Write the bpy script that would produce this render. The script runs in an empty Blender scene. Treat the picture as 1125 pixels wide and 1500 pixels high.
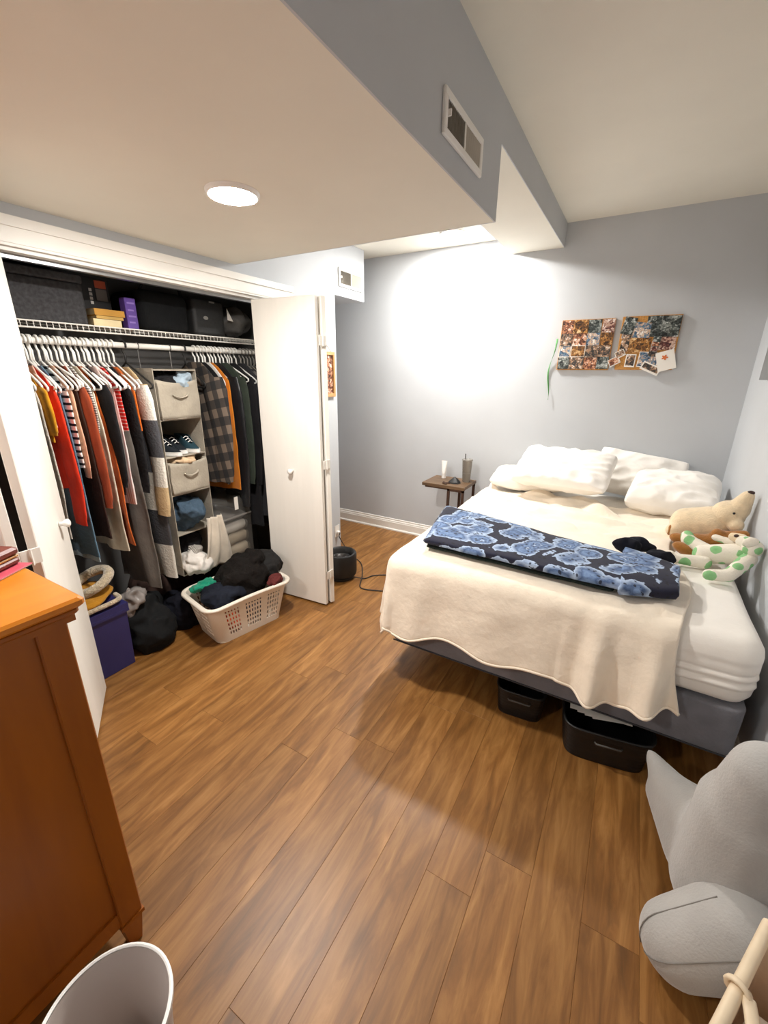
import bpy, math, random
from mathutils import Vector, Matrix, noise
C = bpy.context.scene.collection
sc = bpy.context.scene
PI = math.pi
R = math.radians

# ------------------------------------------------------------------ camera
cam_d = bpy.data.cameras.new('camera'); cam = bpy.data.objects.new('camera', cam_d); C.objects.link(cam)
cam_d.sensor_fit = 'HORIZONTAL'; cam_d.sensor_width = 36.0
cam_d.lens = 36.0 * 614.0 / 1125.0
cam_d.clip_start = 0.02
PITCH, YAW, ROLL = R(18.4), R(-30.1), R(0.58)
fw = Vector((math.sin(YAW)*math.cos(PITCH), math.cos(YAW)*math.cos(PITCH), -math.sin(PITCH)))
rt = Vector((math.cos(YAW), -math.sin(YAW), 0)); up = rt.cross(fw)
rt, up = rt*math.cos(ROLL)+up*math.sin(ROLL), -rt*math.sin(ROLL)+up*math.cos(ROLL)
M = Matrix((rt, up, -fw)).transposed().to_4x4(); M.translation = Vector((0, 0, 1.55))
cam.matrix_world = M
sc.camera = cam
# ------------------------------------------------------------------ world, exposure
w = bpy.data.worlds.new('world'); sc.world = w; w.use_nodes = True
w.node_tree.nodes['Background'].inputs[0].default_value = (0.75, 0.82, 1.0, 1)
w.node_tree.nodes['Background'].inputs[1].default_value = 0.25
sc.view_settings.view_transform = 'Standard'; sc.view_settings.look = 'None'
sc.view_settings.gamma = 1.0; sc.view_settings.use_curve_mapping = False
sc.view_settings.exposure = 1.12
LAMP1, LAMP2, LAMP_FILL = 16.5, 23.0, 11.0          # watts of the two ceiling disc lamps and an added fill lamp
sc.cycles.use_denoising = True
sc.cycles.max_bounces = 10; sc.cycles.diffuse_bounces = 6

# ------------------------------------------------------------------ helpers
def hexc(h):
    h = h.lstrip('#'); out = []
    for i in (0, 2, 4):
        c = int(h[i:i+2], 16)/255.0
        out.append(c/12.92 if c <= 0.04045 else ((c+0.055)/1.055)**2.4)
    return tuple(out) + (1.0,)

def nmat(name):
    m = bpy.data.materials.new(name); m.use_nodes = True
    nt = m.node_tree; return m, nt, nt.nodes['Principled BSDF']

def N(nt, t, **kw):
    n = nt.nodes.new(t)
    for k, v in kw.items():
        if k.startswith('i_'):
            key = k[2:]
            n.inputs[int(key) if key.isdigit() else key.replace('_', ' ')].default_value = v
        else: setattr(n, k, v)
    return n

def ramp(nt, stops, interp='LINEAR'):
    n = nt.nodes.new('ShaderNodeValToRGB'); cr = n.color_ramp; cr.interpolation = interp
    while len(cr.elements) > 1: cr.elements.remove(cr.elements[-1])
    cr.elements[0].position = stops[0][0]; cr.elements[0].color = stops[0][1]
    for p, c in stops[1:]:
        e = cr.elements.new(p); e.color = c
    return n

def plain(name, col, rough=0.7, var=0.06, scale=6.0, bump=0.0, bscale=60.0, metal=0.0, sheen=0.0, spec=0.5, stretch=None, dist=0.002):
    m, nt, b = nmat(name); c = hexc(col)
    tc = N(nt, 'ShaderNodeTexCoord'); src = tc.outputs['Object']
    if stretch:
        mp = N(nt, 'ShaderNodeMapping'); mp.inputs['Scale'].default_value = stretch
        nt.links.new(src, mp.inputs['Vector']); src = mp.outputs[0]
    n = N(nt, 'ShaderNodeTexNoise'); n.inputs['Scale'].default_value = scale; n.inputs['Detail'].default_value = 4
    nt.links.new(src, n.inputs['Vector'])
    lo = tuple(max(0, x*(1-var*2)) for x in c[:3])+(1,); hi = tuple(min(1, x*(1+var*2)) for x in c[:3])+(1,)
    r = ramp(nt, [(0.3, lo), (0.7, hi)]); nt.links.new(n.outputs['Fac'], r.inputs[0])
    nt.links.new(r.outputs[0], b.inputs['Base Color'])
    b.inputs['Roughness'].default_value = rough; b.inputs['Metallic'].default_value = metal
    b.inputs['Specular IOR Level'].default_value = spec
    if sheen: b.inputs['Sheen Weight'].default_value = sheen
    if bump:
        n2 = N(nt, 'ShaderNodeTexNoise'); n2.inputs['Scale'].default_value = bscale; n2.inputs['Detail'].default_value = 5
        nt.links.new(src, n2.inputs['Vector'])
        bp = N(nt, 'ShaderNodeBump'); bp.inputs['Strength'].default_value = bump; bp.inputs['Distance'].default_value = dist
        nt.links.new(n2.outputs['Fac'], bp.inputs['Height']); nt.links.new(bp.outputs[0], b.inputs['Normal'])
    return m

def cloth(name, col, bump=0.5, bscale=25, var=0.08, rough=0.9, sheen=0.15, spec=0.2):
    return plain(name, col, rough, var, 9, bump, bscale, sheen=sheen if sum(hexc(col)[:3]) > 0.35 else 0.0, spec=spec, dist=0.01)

def stripes(name, ca, cb, freq, duty=0.5, axis='Z', rough=0.9, rot=0.0):
    m, nt, b = nmat(name)
    tc = N(nt, 'ShaderNodeTexCoord'); sp = N(nt, 'ShaderNodeSeparateXYZ')
    nt.links.new(tc.outputs['Object'], sp.inputs[0])
    mu = N(nt, 'ShaderNodeMath', operation='MULTIPLY'); mu.inputs[1].default_value = freq
    nt.links.new(sp.outputs[axis], mu.inputs[0])
    fr = N(nt, 'ShaderNodeMath', operation='FRACT'); nt.links.new(mu.outputs[0], fr.inputs[0])
    r = ramp(nt, [(0, hexc(ca)), (duty, hexc(cb))], 'CONSTANT'); nt.links.new(fr.outputs[0], r.inputs[0])
    nt.links.new(r.outputs[0], b.inputs['Base Color']); b.inputs['Roughness'].default_value = rough
    return m

def bands(name, stops, axis='Z', rough=0.95, bump=0.6):
    """colour blocks along an axis; stops = (coordinate, hex) ascending"""
    m, nt, b = nmat(name)
    lo, hi = stops[0][0]-0.01, stops[-1][0]+0.5
    tc = N(nt, 'ShaderNodeTexCoord'); sp = N(nt, 'ShaderNodeSeparateXYZ')
    nt.links.new(tc.outputs['Object'], sp.inputs[0])
    mr = N(nt, 'ShaderNodeMapRange'); mr.inputs['From Min'].default_value = lo; mr.inputs['From Max'].default_value = hi
    nt.links.new(sp.outputs[axis], mr.inputs['Value'])
    r = ramp(nt, [((p-lo)/(hi-lo), hexc(c)) for p, c in stops], 'CONSTANT'); nt.links.new(mr.outputs[0], r.inputs[0])
    n = N(nt, 'ShaderNodeTexNoise'); n.inputs['Scale'].default_value = 90; nt.links.new(tc.outputs['Object'], n.inputs['Vector'])
    bp = N(nt, 'ShaderNodeBump'); bp.inputs['Strength'].default_value = bump; bp.inputs['Distance'].default_value = 0.006
    nt.links.new(n.outputs['Fac'], bp.inputs['Height']); nt.links.new(bp.outputs[0], b.inputs['Normal'])
    nt.links.new(r.outputs[0], b.inputs['Base Color']); b.inputs['Roughness'].default_value = rough
    return m

class B:
    def __init__(s): s.v = []; s.f = []
    def add(s, vs, fs):
        o = len(s.v); s.v += [tuple(p) for p in vs]; s.f += [tuple(o+i for i in f) for f in fs]; return s
    def box(s, x0, x1, y0, y1, z0, z1, bev=0.0):
        if bev <= 0:
            vs = [(x, y, z) for x in (x0, x1) for y in (y0, y1) for z in (z0, z1)]
            return s.add(vs, [(0,1,3,2),(4,6,7,5),(0,4,5,1),(2,3,7,6),(0,2,6,4),(1,5,7,3)])
        vs = []; b = min(bev, (x1-x0)/2.01, (y1-y0)/2.01, (z1-z0)/2.01)
        def ring(z, i):
            a = i
            return [(x0+a+b if a == 0 else x0+a, y0+a, z)] 
        # octagonal-edge box: two-step bevel rings
        X = lambda k: (x0+k, x1-k); Y = lambda k: (y0+k, y1-k)
        rings = [(b, z0), (0, z0+b), (0, z1-b), (b, z1)]
        for k, z in rings:
            c = b*0.9
            xa, xb = X(k); ya, yb = Y(k); c = b
            vs += [(xa+c, ya, z), (xb-c, ya, z), (xb, ya+c, z), (xb, yb-c, z), (xb-c, yb, z), (xa+c, yb, z), (xa, yb-c, z), (xa, ya+c, z)]
        fs = [tuple(range(7, -1, -1)), tuple(range(24, 32))]
        for r in range(3):
            for i in range(8):
                j = (i+1) % 8; fs.append((r*8+i, r*8+j, r*8+8+j, r*8+8+i))
        return s.add(vs, fs)
    def tube(s, pts, r, seg=8, closed=False, flat=1.0):
        pts = [Vector(p) for p in pts]; n = len(pts); vs = []; prev = None
        rr = r if isinstance(r, (list, tuple)) else [r]*n
        for i, p in enumerate(pts):
            if closed: t = pts[(i+1) % n]-pts[i-1]
            else: t = pts[min(i+1, n-1)]-pts[max(i-1, 0)]
            if t.length < 1e-9: t = Vector((0, 0, 1))
            t.normalize()
            if prev is None:
                a = Vector((0, 0, 1)) if abs(t.z) < 0.9 else Vector((1, 0, 0))
                u = t.cross(a).normalized()
            else:
                u = prev - t*prev.dot(t)
                if u.length < 1e-6: u = t.orthogonal()
                u.normalize()
            prev = u; v = t.cross(u)
            for k in range(seg):
                an = 2*PI*k/seg; vs.append(p+u*math.cos(an)*rr[i]+v*math.sin(an)*rr[i]*flat)
        fs = []
        m = n if closed else n-1
        for i in range(m):
            j = (i+1) % n
            for k in range(seg):
                l = (k+1) % seg; fs.append((i*seg+k, i*seg+l, j*seg+l, j*seg+k))
        if not closed:
            fs.append(tuple(range(seg-1, -1, -1))); fs.append(tuple((n-1)*seg+k for k in range(seg)))
        return s.add(vs, fs)
    def lathe(s, prof, c=(0, 0, 0), seg=32, cap0=True, cap1=True):
        vs = []; n = len(prof)
        for r, z in prof:
            for k in range(seg):
                a = 2*PI*k/seg; vs.append((c[0]+r*math.cos(a), c[1]+r*math.sin(a), c[2]+z))
        fs = []
        for i in range(n-1):
            for k in range(seg):
                l = (k+1) % seg; fs.append((i*seg+k, i*seg+l, (i+1)*seg+l, (i+1)*seg+k))
        if cap0: fs.append(tuple(range(seg-1, -1, -1)))
        if cap1: fs.append(tuple((n-1)*seg+k for k in range(seg)))
        return s.add(vs, fs)
    def grid(s, nu, nv, f, wrapu=False):
        vs = []; 
        for j in range(nv+1):
            for i in range(nu if wrapu else nu+1):
                vs.append(f(i/nu, j/nv))
        W = nu if wrapu else nu+1; fs = []
        for j in range(nv):
            for i in range(nu):
                a = j*W+i; b = j*W+(i+1) % W
                fs.append((a, b, b+W, a+W))
        return s.add(vs, fs)
    def sphere(s, c, r, seg=16, rings=10, disp=None, rot=None):
        c = Vector(c); r = (r, r, r) if not isinstance(r, (tuple, list)) else r; vs = []
        for i in range(1, rings):
            th = PI*i/rings
            for k in range(seg):
                ph = 2*PI*k/seg; vs.append(Vector((math.sin(th)*math.cos(ph), math.sin(th)*math.sin(ph), math.cos(th))))
        vs += [Vector((0, 0, 1)), Vector((0, 0, -1))]
        out = []
        for d in vs:
            p = Vector((d.x*r[0], d.y*r[1], d.z*r[2]))
            if rot: p = rot @ p
            p = c+p
            if disp: p = p+d*disp(p)
            out.append(p)
        fs = []; T = len(vs)-2
        for k in range(seg):
            l = (k+1) % seg; fs.append((T, k, l)); base = (rings-2)*seg; fs.append((T+1, base+l, base+k))
            for i in range(rings-2): fs.append((i*seg+k, (i+1)*seg+k, (i+1)*seg+l, i*seg+l))
        return s.add(out, fs)
    def prism(s, poly, a, b, axis='z'):
        """poly of 2-D points extruded along axis from a to b"""
        n = len(poly)
        def P(p, t):
            if axis == 'z': return (p[0], p[1], t)
            if axis == 'y': return (p[0], t, p[1])
            return (t, p[0], p[1])
        vs = [P(p, a) for p in poly]+[P(p, b) for p in poly]
        fs = [tuple(range(n-1, -1, -1)), tuple(range(n, 2*n))]+[(i, (i+1) % n, n+(i+1) % n, n+i) for i in range(n)]
        return s.add(vs, fs)
    def xf(s, mat):
        s.v = [tuple(mat @ Vector(p)) for p in s.v]; return s

def wloc(o):
    v = Vector(o.location)
    while o.parent: o = o.parent; v = v+Vector(o.location)
    return v

def build(name, b, mat, parent=None, smooth=False, loc=None, local=False, solid=0.0, subd=0, kind=None):
    """world-coordinate mesh; origin at loc (or the parent's origin)"""
    me = bpy.data.meshes.new(name)
    org = Vector((0, 0, 0))
    if not local:
        if parent is not None: org = wloc(parent)
        elif loc is not None: org = Vector(loc)
        elif b.v:
            xs = [p[0] for p in b.v]; ys = [p[1] for p in b.v]; zs = [p[2] for p in b.v]
            org = Vector(((min(xs)+max(xs))/2, (min(ys)+max(ys))/2, min(zs)))
    me.from_pydata([(p[0]-org.x, p[1]-org.y, p[2]-org.z) for p in b.v], [], b.f)
    me.validate(); 
    import bmesh
    bm = bmesh.new(); bm.from_mesh(me); bmesh.ops.recalc_face_normals(bm, faces=bm.faces); bm.to_mesh(me); bm.free()
    if smooth:
        for p in me.polygons: p.use_smooth = True
        if smooth != 'all':
            try: me.set_sharp_from_angle(angle=R(40))
            except Exception: pass
    if mat: me.materials.append(mat)
    o = bpy.data.objects.new(name, me); C.objects.link(o)
    if parent is not None: o.parent = parent
    elif local and loc is not None: o.location = loc
    else: o.location = org
    if solid:
        md = o.modifiers.new('solid', 'SOLIDIFY'); md.thickness = solid; md.offset = 0
    if subd:
        md = o.modifiers.new('sub', 'SUBSURF'); md.levels = subd; md.render_levels = subd
    if kind: o['kind'] = kind
    return o

def tag(o, label, cat, group=None):
    o['label'] = label; o['category'] = cat
    if group: o['group'] = group
    return o

def thing(name, label, cat, loc, group=None, rotz=0.0):
    o = bpy.data.objects.new(name, None); o.empty_display_size = 0.05; C.objects.link(o)
    o.location = loc; o.rotation_euler = (0, 0, rotz)
    return tag(o, label, cat, group)

def struct(name, b, mat, **k):
    o = build(name, b, mat, **k); o['kind'] = 'structure'; return o

def copy_tree(o, parent=None):
    c = o.copy(); C.objects.link(c)
    if parent is not None: c.parent = parent
    for ch in [x for x in C.objects if x.parent == o]: copy_tree(ch, c)
    return c

def nz(x, y, z=0.0): return noise.noise(Vector((x, y, z)))

# ------------------------------------------------------------------ materials
M_wall = plain('wall_paint', '#c5c8cc', 0.85, 0.012, 3, 0.06, 220, dist=0.001)
M_ceil = plain('ceiling_paint', '#eae6da', 0.9, 0.01, 3, 0.05, 150, dist=0.001)
M_trim = plain('white_trim_paint', '#efece6', 0.45, 0.01, 4)
M_door = plain('door_paint', '#eeeae2', 0.5, 0.01, 3, 0.05, 90, dist=0.0008, stretch=(8, 8, 0.6))
M_whitep = plain('white_plastic', '#f2f0ec', 0.4, 0.01, 4)
M_steel = plain('steel', '#a5a5a5', 0.35, 0.03, 20, metal=1.0)
M_brass = plain('hinge_white', '#e8e4dc', 0.4, 0.02, 20)
M_black = plain('black_plastic', '#1a1a1b', 0.5, 0.08, 10)
M_dark = plain('dark_gap', '#2b2422', 0.9, 0.1, 10)

def floor_mat():
    m, nt, b = nmat('oak_plank')
    tc = N(nt, 'ShaderNodeTexCoord'); oi = N(nt, 'ShaderNodeObjectInfo')
    ad = N(nt, 'ShaderNodeVectorMath', operation='ADD'); cb = N(nt, 'ShaderNodeCombineXYZ')
    mu = N(nt, 'ShaderNodeMath', operation='MULTIPLY'); mu.inputs[1].default_value = 37.0
    nt.links.new(oi.outputs['Random'], mu.inputs[0])
    for k in range(3): nt.links.new(mu.outputs[0], cb.inputs[k])
    nt.links.new(tc.outputs['Object'], ad.inputs[0]); nt.links.new(cb.outputs[0], ad.inputs[1])
    mp = N(nt, 'ShaderNodeMapping'); mp.inputs['Scale'].default_value = (1.0, 0.13, 1.0); nt.links.new(ad.outputs[0], mp.inputs[0])
    g = N(nt, 'ShaderNodeTexNoise'); g.inputs['Scale'].default_value = 26; g.inputs['Detail'].default_value = 8; g.inputs['Roughness'].default_value = 0.62
    g.inputs['Distortion'].default_value = 0.6
    nt.links.new(mp.outputs[0], g.inputs['Vector'])
    r = ramp(nt, [(0.25, hexc('#63411b')), (0.45, hexc('#835728')), (0.6, hexc('#9a6c38')), (0.8, hexc('#b4854f'))])
    nt.links.new(g.outputs['Fac'], r.inputs[0])
    # broad tone per plank
    hs = N(nt, 'ShaderNodeHueSaturation')
    mr = N(nt, 'ShaderNodeMapRange'); mr.inputs['To Min'].default_value = 0.88; mr.inputs['To Max'].default_value = 1.08
    nt.links.new(oi.outputs['Random'], mr.inputs['Value']); nt.links.new(mr.outputs[0], hs.inputs['Value'])
    nt.links.new(r.outputs[0], hs.inputs['Color'])
    # soft cloudy streaks
    mp3 = N(nt, 'ShaderNodeMapping'); mp3.inputs['Scale'].default_value = (1.0, 0.22, 1.0); nt.links.new(ad.outputs[0], mp3.inputs[0])
    c = N(nt, 'ShaderNodeTexNoise'); c.inputs['Scale'].default_value = 8; c.inputs['Detail'].default_value = 3
    nt.links.new(mp3.outputs[0], c.inputs['Vector'])
    rc = ramp(nt, [(0.3, (0.78, 0.76, 0.72, 1)), (0.62, (1, 1, 1, 1))]); nt.links.new(c.outputs['Fac'], rc.inputs[0])
    mx = N(nt, 'ShaderNodeMix', data_type='RGBA', blend_type='MULTIPLY'); mx.inputs[0].default_value = 0.8
    nt.links.new(hs.outputs[0], mx.inputs[6]); nt.links.new(rc.outputs[0], mx.inputs[7])
    # knots
    mp2 = N(nt, 'ShaderNodeMapping'); mp2.inputs['Scale'].default_value = (1.0, 0.45, 1.0); nt.links.new(ad.outputs[0], mp2.inputs[0])
    v = N(nt, 'ShaderNodeTexVoronoi'); v.inputs['Scale'].default_value = 4.6; nt.links.new(mp2.outputs[0], v.inputs['Vector'])
    rk = ramp(nt, [(0.0, (0.30, 0.24, 0.18, 1)), (0.07, (0.55, 0.50, 0.44, 1)), (0.20, (1, 1, 1, 1))]); nt.links.new(v.outputs['Distance'], rk.inputs[0])
    mx2 = N(nt, 'ShaderNodeMix', data_type='RGBA', blend_type='MULTIPLY'); mx2.inputs[0].default_value = 0.75
    nt.links.new(mx.outputs[2], mx2.inputs[6]); nt.links.new(rk.outputs[0], mx2.inputs[7])
    nt.links.new(mx2.outputs[2], b.inputs['Base Color'])
    b.inputs['Roughness'].default_value = 0.42
    bp = N(nt, 'ShaderNodeBump'); bp.inputs['Strength'].default_value = 0.15; bp.inputs['Distance'].default_value = 0.001
    nt.links.new(g.outputs['Fac'], bp.inputs['Height']); nt.links.new(bp.outputs[0], b.inputs['Normal'])
    return m
M_floor = floor_mat()

def wood(name, ca, cb, rough=0.4, stretch=(1, 1, 0.12), scale=22):
    m, nt, b = nmat(name)
    tc = N(nt, 'ShaderNodeTexCoord'); mp = N(nt, 'ShaderNodeMapping'); mp.inputs['Scale'].default_value = stretch
    nt.links.new(tc.outputs['Object'], mp.inputs[0])
    g = N(nt, 'ShaderNodeTexNoise'); g.inputs['Scale'].default_value = scale; g.inputs['Detail'].default_value = 6; g.inputs['Distortion'].default_value = 0.5
    nt.links.new(mp.outputs[0], g.inputs['Vector'])
    r = ramp(nt, [(0.3, hexc(ca)), (0.7, hexc(cb))]); nt.links.new(g.outputs['Fac'], r.inputs[0])
    nt.links.new(r.outputs[0], b.inputs['Base Color']); b.inputs['Roughness'].default_value = rough
    return m
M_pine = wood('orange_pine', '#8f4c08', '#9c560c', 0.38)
M_pine_lit = wood('orange_pine_lit', '#c87418', '#d4821f', 0.33, (1, 0.15, 1))  # same pine made lighter: light falling on the top is in its colour
M_walnut = wood('walnut', '#54402e', '#6e553c', 0.45, (0.2, 1, 1))
M_bronze = plain('bronze_metal', '#4a3328', 0.5, 0.05, 20, metal=0.3)
M_cork = plain('cork', '#c08a4a', 0.9, 0.15, 120)

# ================================================================== STRUCTURE
XL, XR, YF, YB = -2.15, 0.60, 3.575, -1.30
ZC = 2.55
# floor with separate planks
fl = struct('floor', B().box(-3.4, 0.75, YB-0.1, YF+0.1, -0.06, -0.009), plain('subfloor', '#5a3d22', 0.9))
random.seed(11)
PW, PL = 0.152, 1.22
x = -3.38; row = 0
while x < 0.72:
    y = YB-0.08-random.random()*PL*0.9
    while y < YF+0.08:
        y0, y1 = max(y, YB-0.08), min(y+PL, YF+0.08)
        if y1-y0 > 0.03:
            g = 0.0002; x1 = min(x+PW, 0.74)
            b = B(); e = 0.0006
            a0, a1, c0, c1 = x+g, x1-g, y0+g, y1-g
            vs = [(a0, c0, -0.009), (a1, c0, -0.009), (a1, c1, -0.009), (a0, c1, -0.009),
                  (a0, c0, -e), (a1, c0, -e), (a1, c1, -e), (a0, c1, -e),
                  (a0+e, c0+e, 0), (a1-e, c0+e, 0), (a1-e, c1-e, 0), (a0+e, c1-e, 0)]
            fs = [(3, 2, 1, 0), (8, 9, 10, 11)]
            for k in range(4):
                l = (k+1) % 4; fs += [(k, l, 4+l, 4+k), (4+k, 4+l, 8+l, 8+k)]
            b.add(vs, fs)
            o = build('floor_plank', b, M_floor, loc=((a0+a1)/2, c0, 0))
            wl = Vector(o.location); o.parent = fl; o.location = wl-Vector(fl.location)
        y += PL
    x += PW; row += 1

# main ceiling, low soffit, duct beam
struct('ceiling', B().box(-3.4, 0.75, YB-0.1, YF+0.1, ZC, ZC+0.1), M_ceil)
XS = -0.62
sf = struct('ceiling_soffit', B().box(XL-0.02, XS-0.006, YB, 1.95, 2.138, ZC), M_ceil)
build('soffit_side', B().box(XS-0.006, XS, YB, 1.95, 2.138, ZC), M_wall, parent=sf)
build('soffit_end', B().box(XL-0.02, XS, 1.95, 1.956, 2.138, ZC), M_wall, parent=sf)
bm_ = struct('ceiling_beam', B().box(-0.985, XS-0.004, 1.956, YF, 2.40, ZC), M_ceil)
build('beam_side', B().box(XS-0.004, XS, 1.956, YF, 2.40, ZC), M_wall, parent=bm_)
build('beam_inner_side', B().box(-0.989, -0.985, 1.956, YF, 2.40, ZC), M_wall, parent=bm_)
# far-left small dropped ceiling is the main ceiling at 2.50
struct('ceiling_left', B().box(-3.3, -0.99, 1.957, YF, 2.505, ZC), M_ceil)

# walls
struct('wall_far', B().box(-3.4, 0.75, YF, YF+0.1, 0, ZC), M_wall)
struct('wall_back', B().box(-2.3, 0.75, YB-0.1, YB, 0, ZC), M_wall)
WY0, WY1, WZ0, WZ1 = 2.20, 3.34, 1.53, 2.15
struct('wall_right', B().box(XR, XR+0.15, YB, WY0, 0, ZC).box(XR, XR+0.15, WY1, YF, 0, ZC)
       .box(XR, XR+0.15, WY0, WY1, 0, WZ0).box(XR, XR+0.15, WY0, WY1, WZ1, ZC), M_wall)
wn = struct('window_1', B().box(XR+0.10, XR+0.12, WY0, WY1, WZ0, WZ0+0.04).box(XR+0.10, XR+0.12, WY0, WY1, WZ1-0.04, WZ1)
            .box(XR+0.10, XR+0.12, WY0, WY0+0.04, WZ0+0.04, WZ1-0.04).box(XR+0.10, XR+0.12, WY1-0.04, WY1, WZ0+0.04, WZ1-0.04)
            .box(XR+0.10, XR+0.12, 2.75, 2.79, WZ0+0.04, WZ1-0.04), M_trim)
build('pane', B().box(XR+0.108, XR+0.114, WY0+0.04, 2.75, WZ0+0.04, WZ1-0.04), plain('night_glass', '#3a3c40', 0.08, 0.02), parent=wn)
build('pane', B().box(XR+0.108, XR+0.114, 2.79, WY1-0.04, WZ0+0.04, WZ1-0.04), bpy.data.materials['night_glass'], parent=wn)
JN, JF, WE, ZH = 0.49, 2.33, 2.915, 1.99       # closet jambs, wall end, header underside
struct('wall_left', B().box(XL-0.11, XL, YB, JN, 0, ZC).box(XL-0.11, XL, JF, WE, 0, ZC).box(XL-0.11, XL, JN, JF, ZH, ZC), M_wall)
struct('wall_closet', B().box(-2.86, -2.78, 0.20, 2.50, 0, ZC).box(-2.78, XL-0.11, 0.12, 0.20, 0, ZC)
       .box(-2.86, XL-0.11, 2.50, 2.58, 0, ZC), plain('closet_shade_grey', '#6d6b69', 0.9, 0.03, 3))  # light grey walls darkened: the closet's shade is put into the colour
struct('ceiling_closet', B().box(-2.78, XL-0.11, 0.20, 2.50, 2.32, 2.36), bpy.data.materials['closet_shade_grey'])
struct('wall_recess', B().box(-3.4, -3.3, 2.58, YF, 0, ZC).box(-3.3, XL-0.11, 2.58, 2.66, 0, ZC), M_wall)
struct('duct_box', B().box(XL-0.40, XL-0.001, WE+0.001, 3.335, 2.118, 2.505), M_wall)
struct('baseboard_far', B().prism([(YF, 0), (YF-0.014, 0), (YF-0.014, 0.085), (YF-0.011, 0.09), (YF-0.011, 0.10), (YF-0.006, 0.108), (YF-0.006, 0.122), (YF, 0.125)], -3.3, XR, 'x')
       .prism([(YF-0.014, 0), (YF-0.024, 0), (YF-0.024, 0.012), (YF-0.018, 0.02), (YF-0.014, 0.02)], -3.3, XR, 'x'), M_trim)
struct('baseboard_right', B().prism([(XR, 0), (XR-0.014, 0), (XR-0.014, 0.09), (XR-0.006, 0.105), (XR-0.006, 0.12), (XR, 0.125)], YB, YF-0.03, 'y'), M_trim)
# closet casing (stepped moulding)
t = struct('trim_1', B().box(XL, XL+0.018, JN-0.09, JF+0.09, ZH, ZH+0.102).box(XL+0.018, XL+0.027, JN-0.09, JF+0.09, ZH+0.066, ZH+0.102)
           .box(XL+0.018, XL+0.022, JN-0.09, JF+0.09, ZH+0.01, ZH+0.03), M_trim)
build('casing_leg', B().box(XL, XL+0.018, JF, JF+0.09, 0, ZH).box(XL+0.018, XL+0.026, JF+0.06, JF+0.09, 0, ZH), M_trim, parent=t)
build('casing_leg', B().box(XL, XL+0.018, JN-0.09, JN, 0, ZH).box(XL+0.018, XL+0.026, JN-0.09, JN-0.06, 0, ZH), M_trim, parent=t)
build('jamb_head', B().box(XL-0.11, XL, JN, JF, ZH-0.015, ZH-0.0005), M_trim, parent=t)
build('jamb', B().box(XL-0.11, XL, JF-0.015, JF-0.0005, 0, ZH-0.015), M_trim, parent=t)
build('jamb', B().box(XL-0.11, XL, JN+0.0005, JN+0.015, 0, ZH-0.015), M_trim, parent=t)
build('door_track', B().box(XL-0.07, XL-0.04, JN+0.015, JF-0.015, ZH-0.033, ZH-0.015), M_steel, parent=t)

# ---- bifold doors
def panel(parent, p, q, th=0.030, z0=0.012, z1=1.955):
    p = Vector((p[0], p[1], 0)); q = Vector((q[0], q[1], 0)); d = q-p; L = d.length
    b = B().box(0, L, -th/2, th/2, z0, z1, 0.003)
    mt = Matrix.Translation(p) @ Matrix.Rotation(math.atan2(d.y, d.x), 4, 'Z'); b.xf(mt)
    return build('door_panel', b, M_door, parent=parent)
def knob(parent, base, d):
    d = Vector(d).normalized(); prof = [(0.010, 0), (0.009, 0.012), (0.013, 0.018), (0.018, 0.026), (0.017, 0.034), (0.009, 0.039), (0.001, 0.040)]
    b = B().lathe(prof, seg=20); b.xf(Matrix.Translation(Vector(base)) @ d.to_track_quat('Z', 'Y').to_matrix().to_4x4())
    return build('door_knob', b, M_whitep, parent=parent, smooth='all')
def hinge(parent, p, z, ang):
    b = B().box(-0.030, 0.030, -0.002, 0.002, -0.028, 0.028, 0.001).tube([(0, -0.004, -0.03), (0, -0.004, 0.03)], 0.004)
    b.xf(Matrix.Translation((p[0], p[1], z)) @ Matrix.Rotation(ang, 4, 'Z'))
    return build('hinge', b, M_brass, parent=parent, smooth=True)
d1 = struct('door_1', B().box(-0.01, 0.01, -0.01, 0.01, 0, 0.01).xf(Matrix.Translation((-2.12, 2.27, 0))), M_steel, loc=(-2.12, 2.27, 0))
panel(d1, (-2.085, 2.0), (-1.628, 2.034)); panel(d1, (-1.612, 2.075), (-2.085, 2.27))
knob(d1, (-1.85, 2.003, 0.94), (0.06, -1, 0))
for z in (1.72, 1.0, 0.24): hinge(d1, (-1.608, 2.052), z, R(88))
d2 = struct('door_2', B().box(-0.01, 0.01, -0.01, 0.01, 0, 0.01).xf(Matrix.Translation((-2.12, 0.535, 0))), M_steel, loc=(-2.12, 0.535, 0))
panel(d2, (-2.1, 0.79), (-1.722, 0.545)); panel(d2, (-1.728, 0.492), (-2.125, 0.535))
knob(d2, (-1.985, 0.735, 0.94), (0.5, 0.8, 0))
for z in (1.72, 0.94, 0.24): hinge(d2, (-1.698, 0.527), z, R(90))

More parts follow.
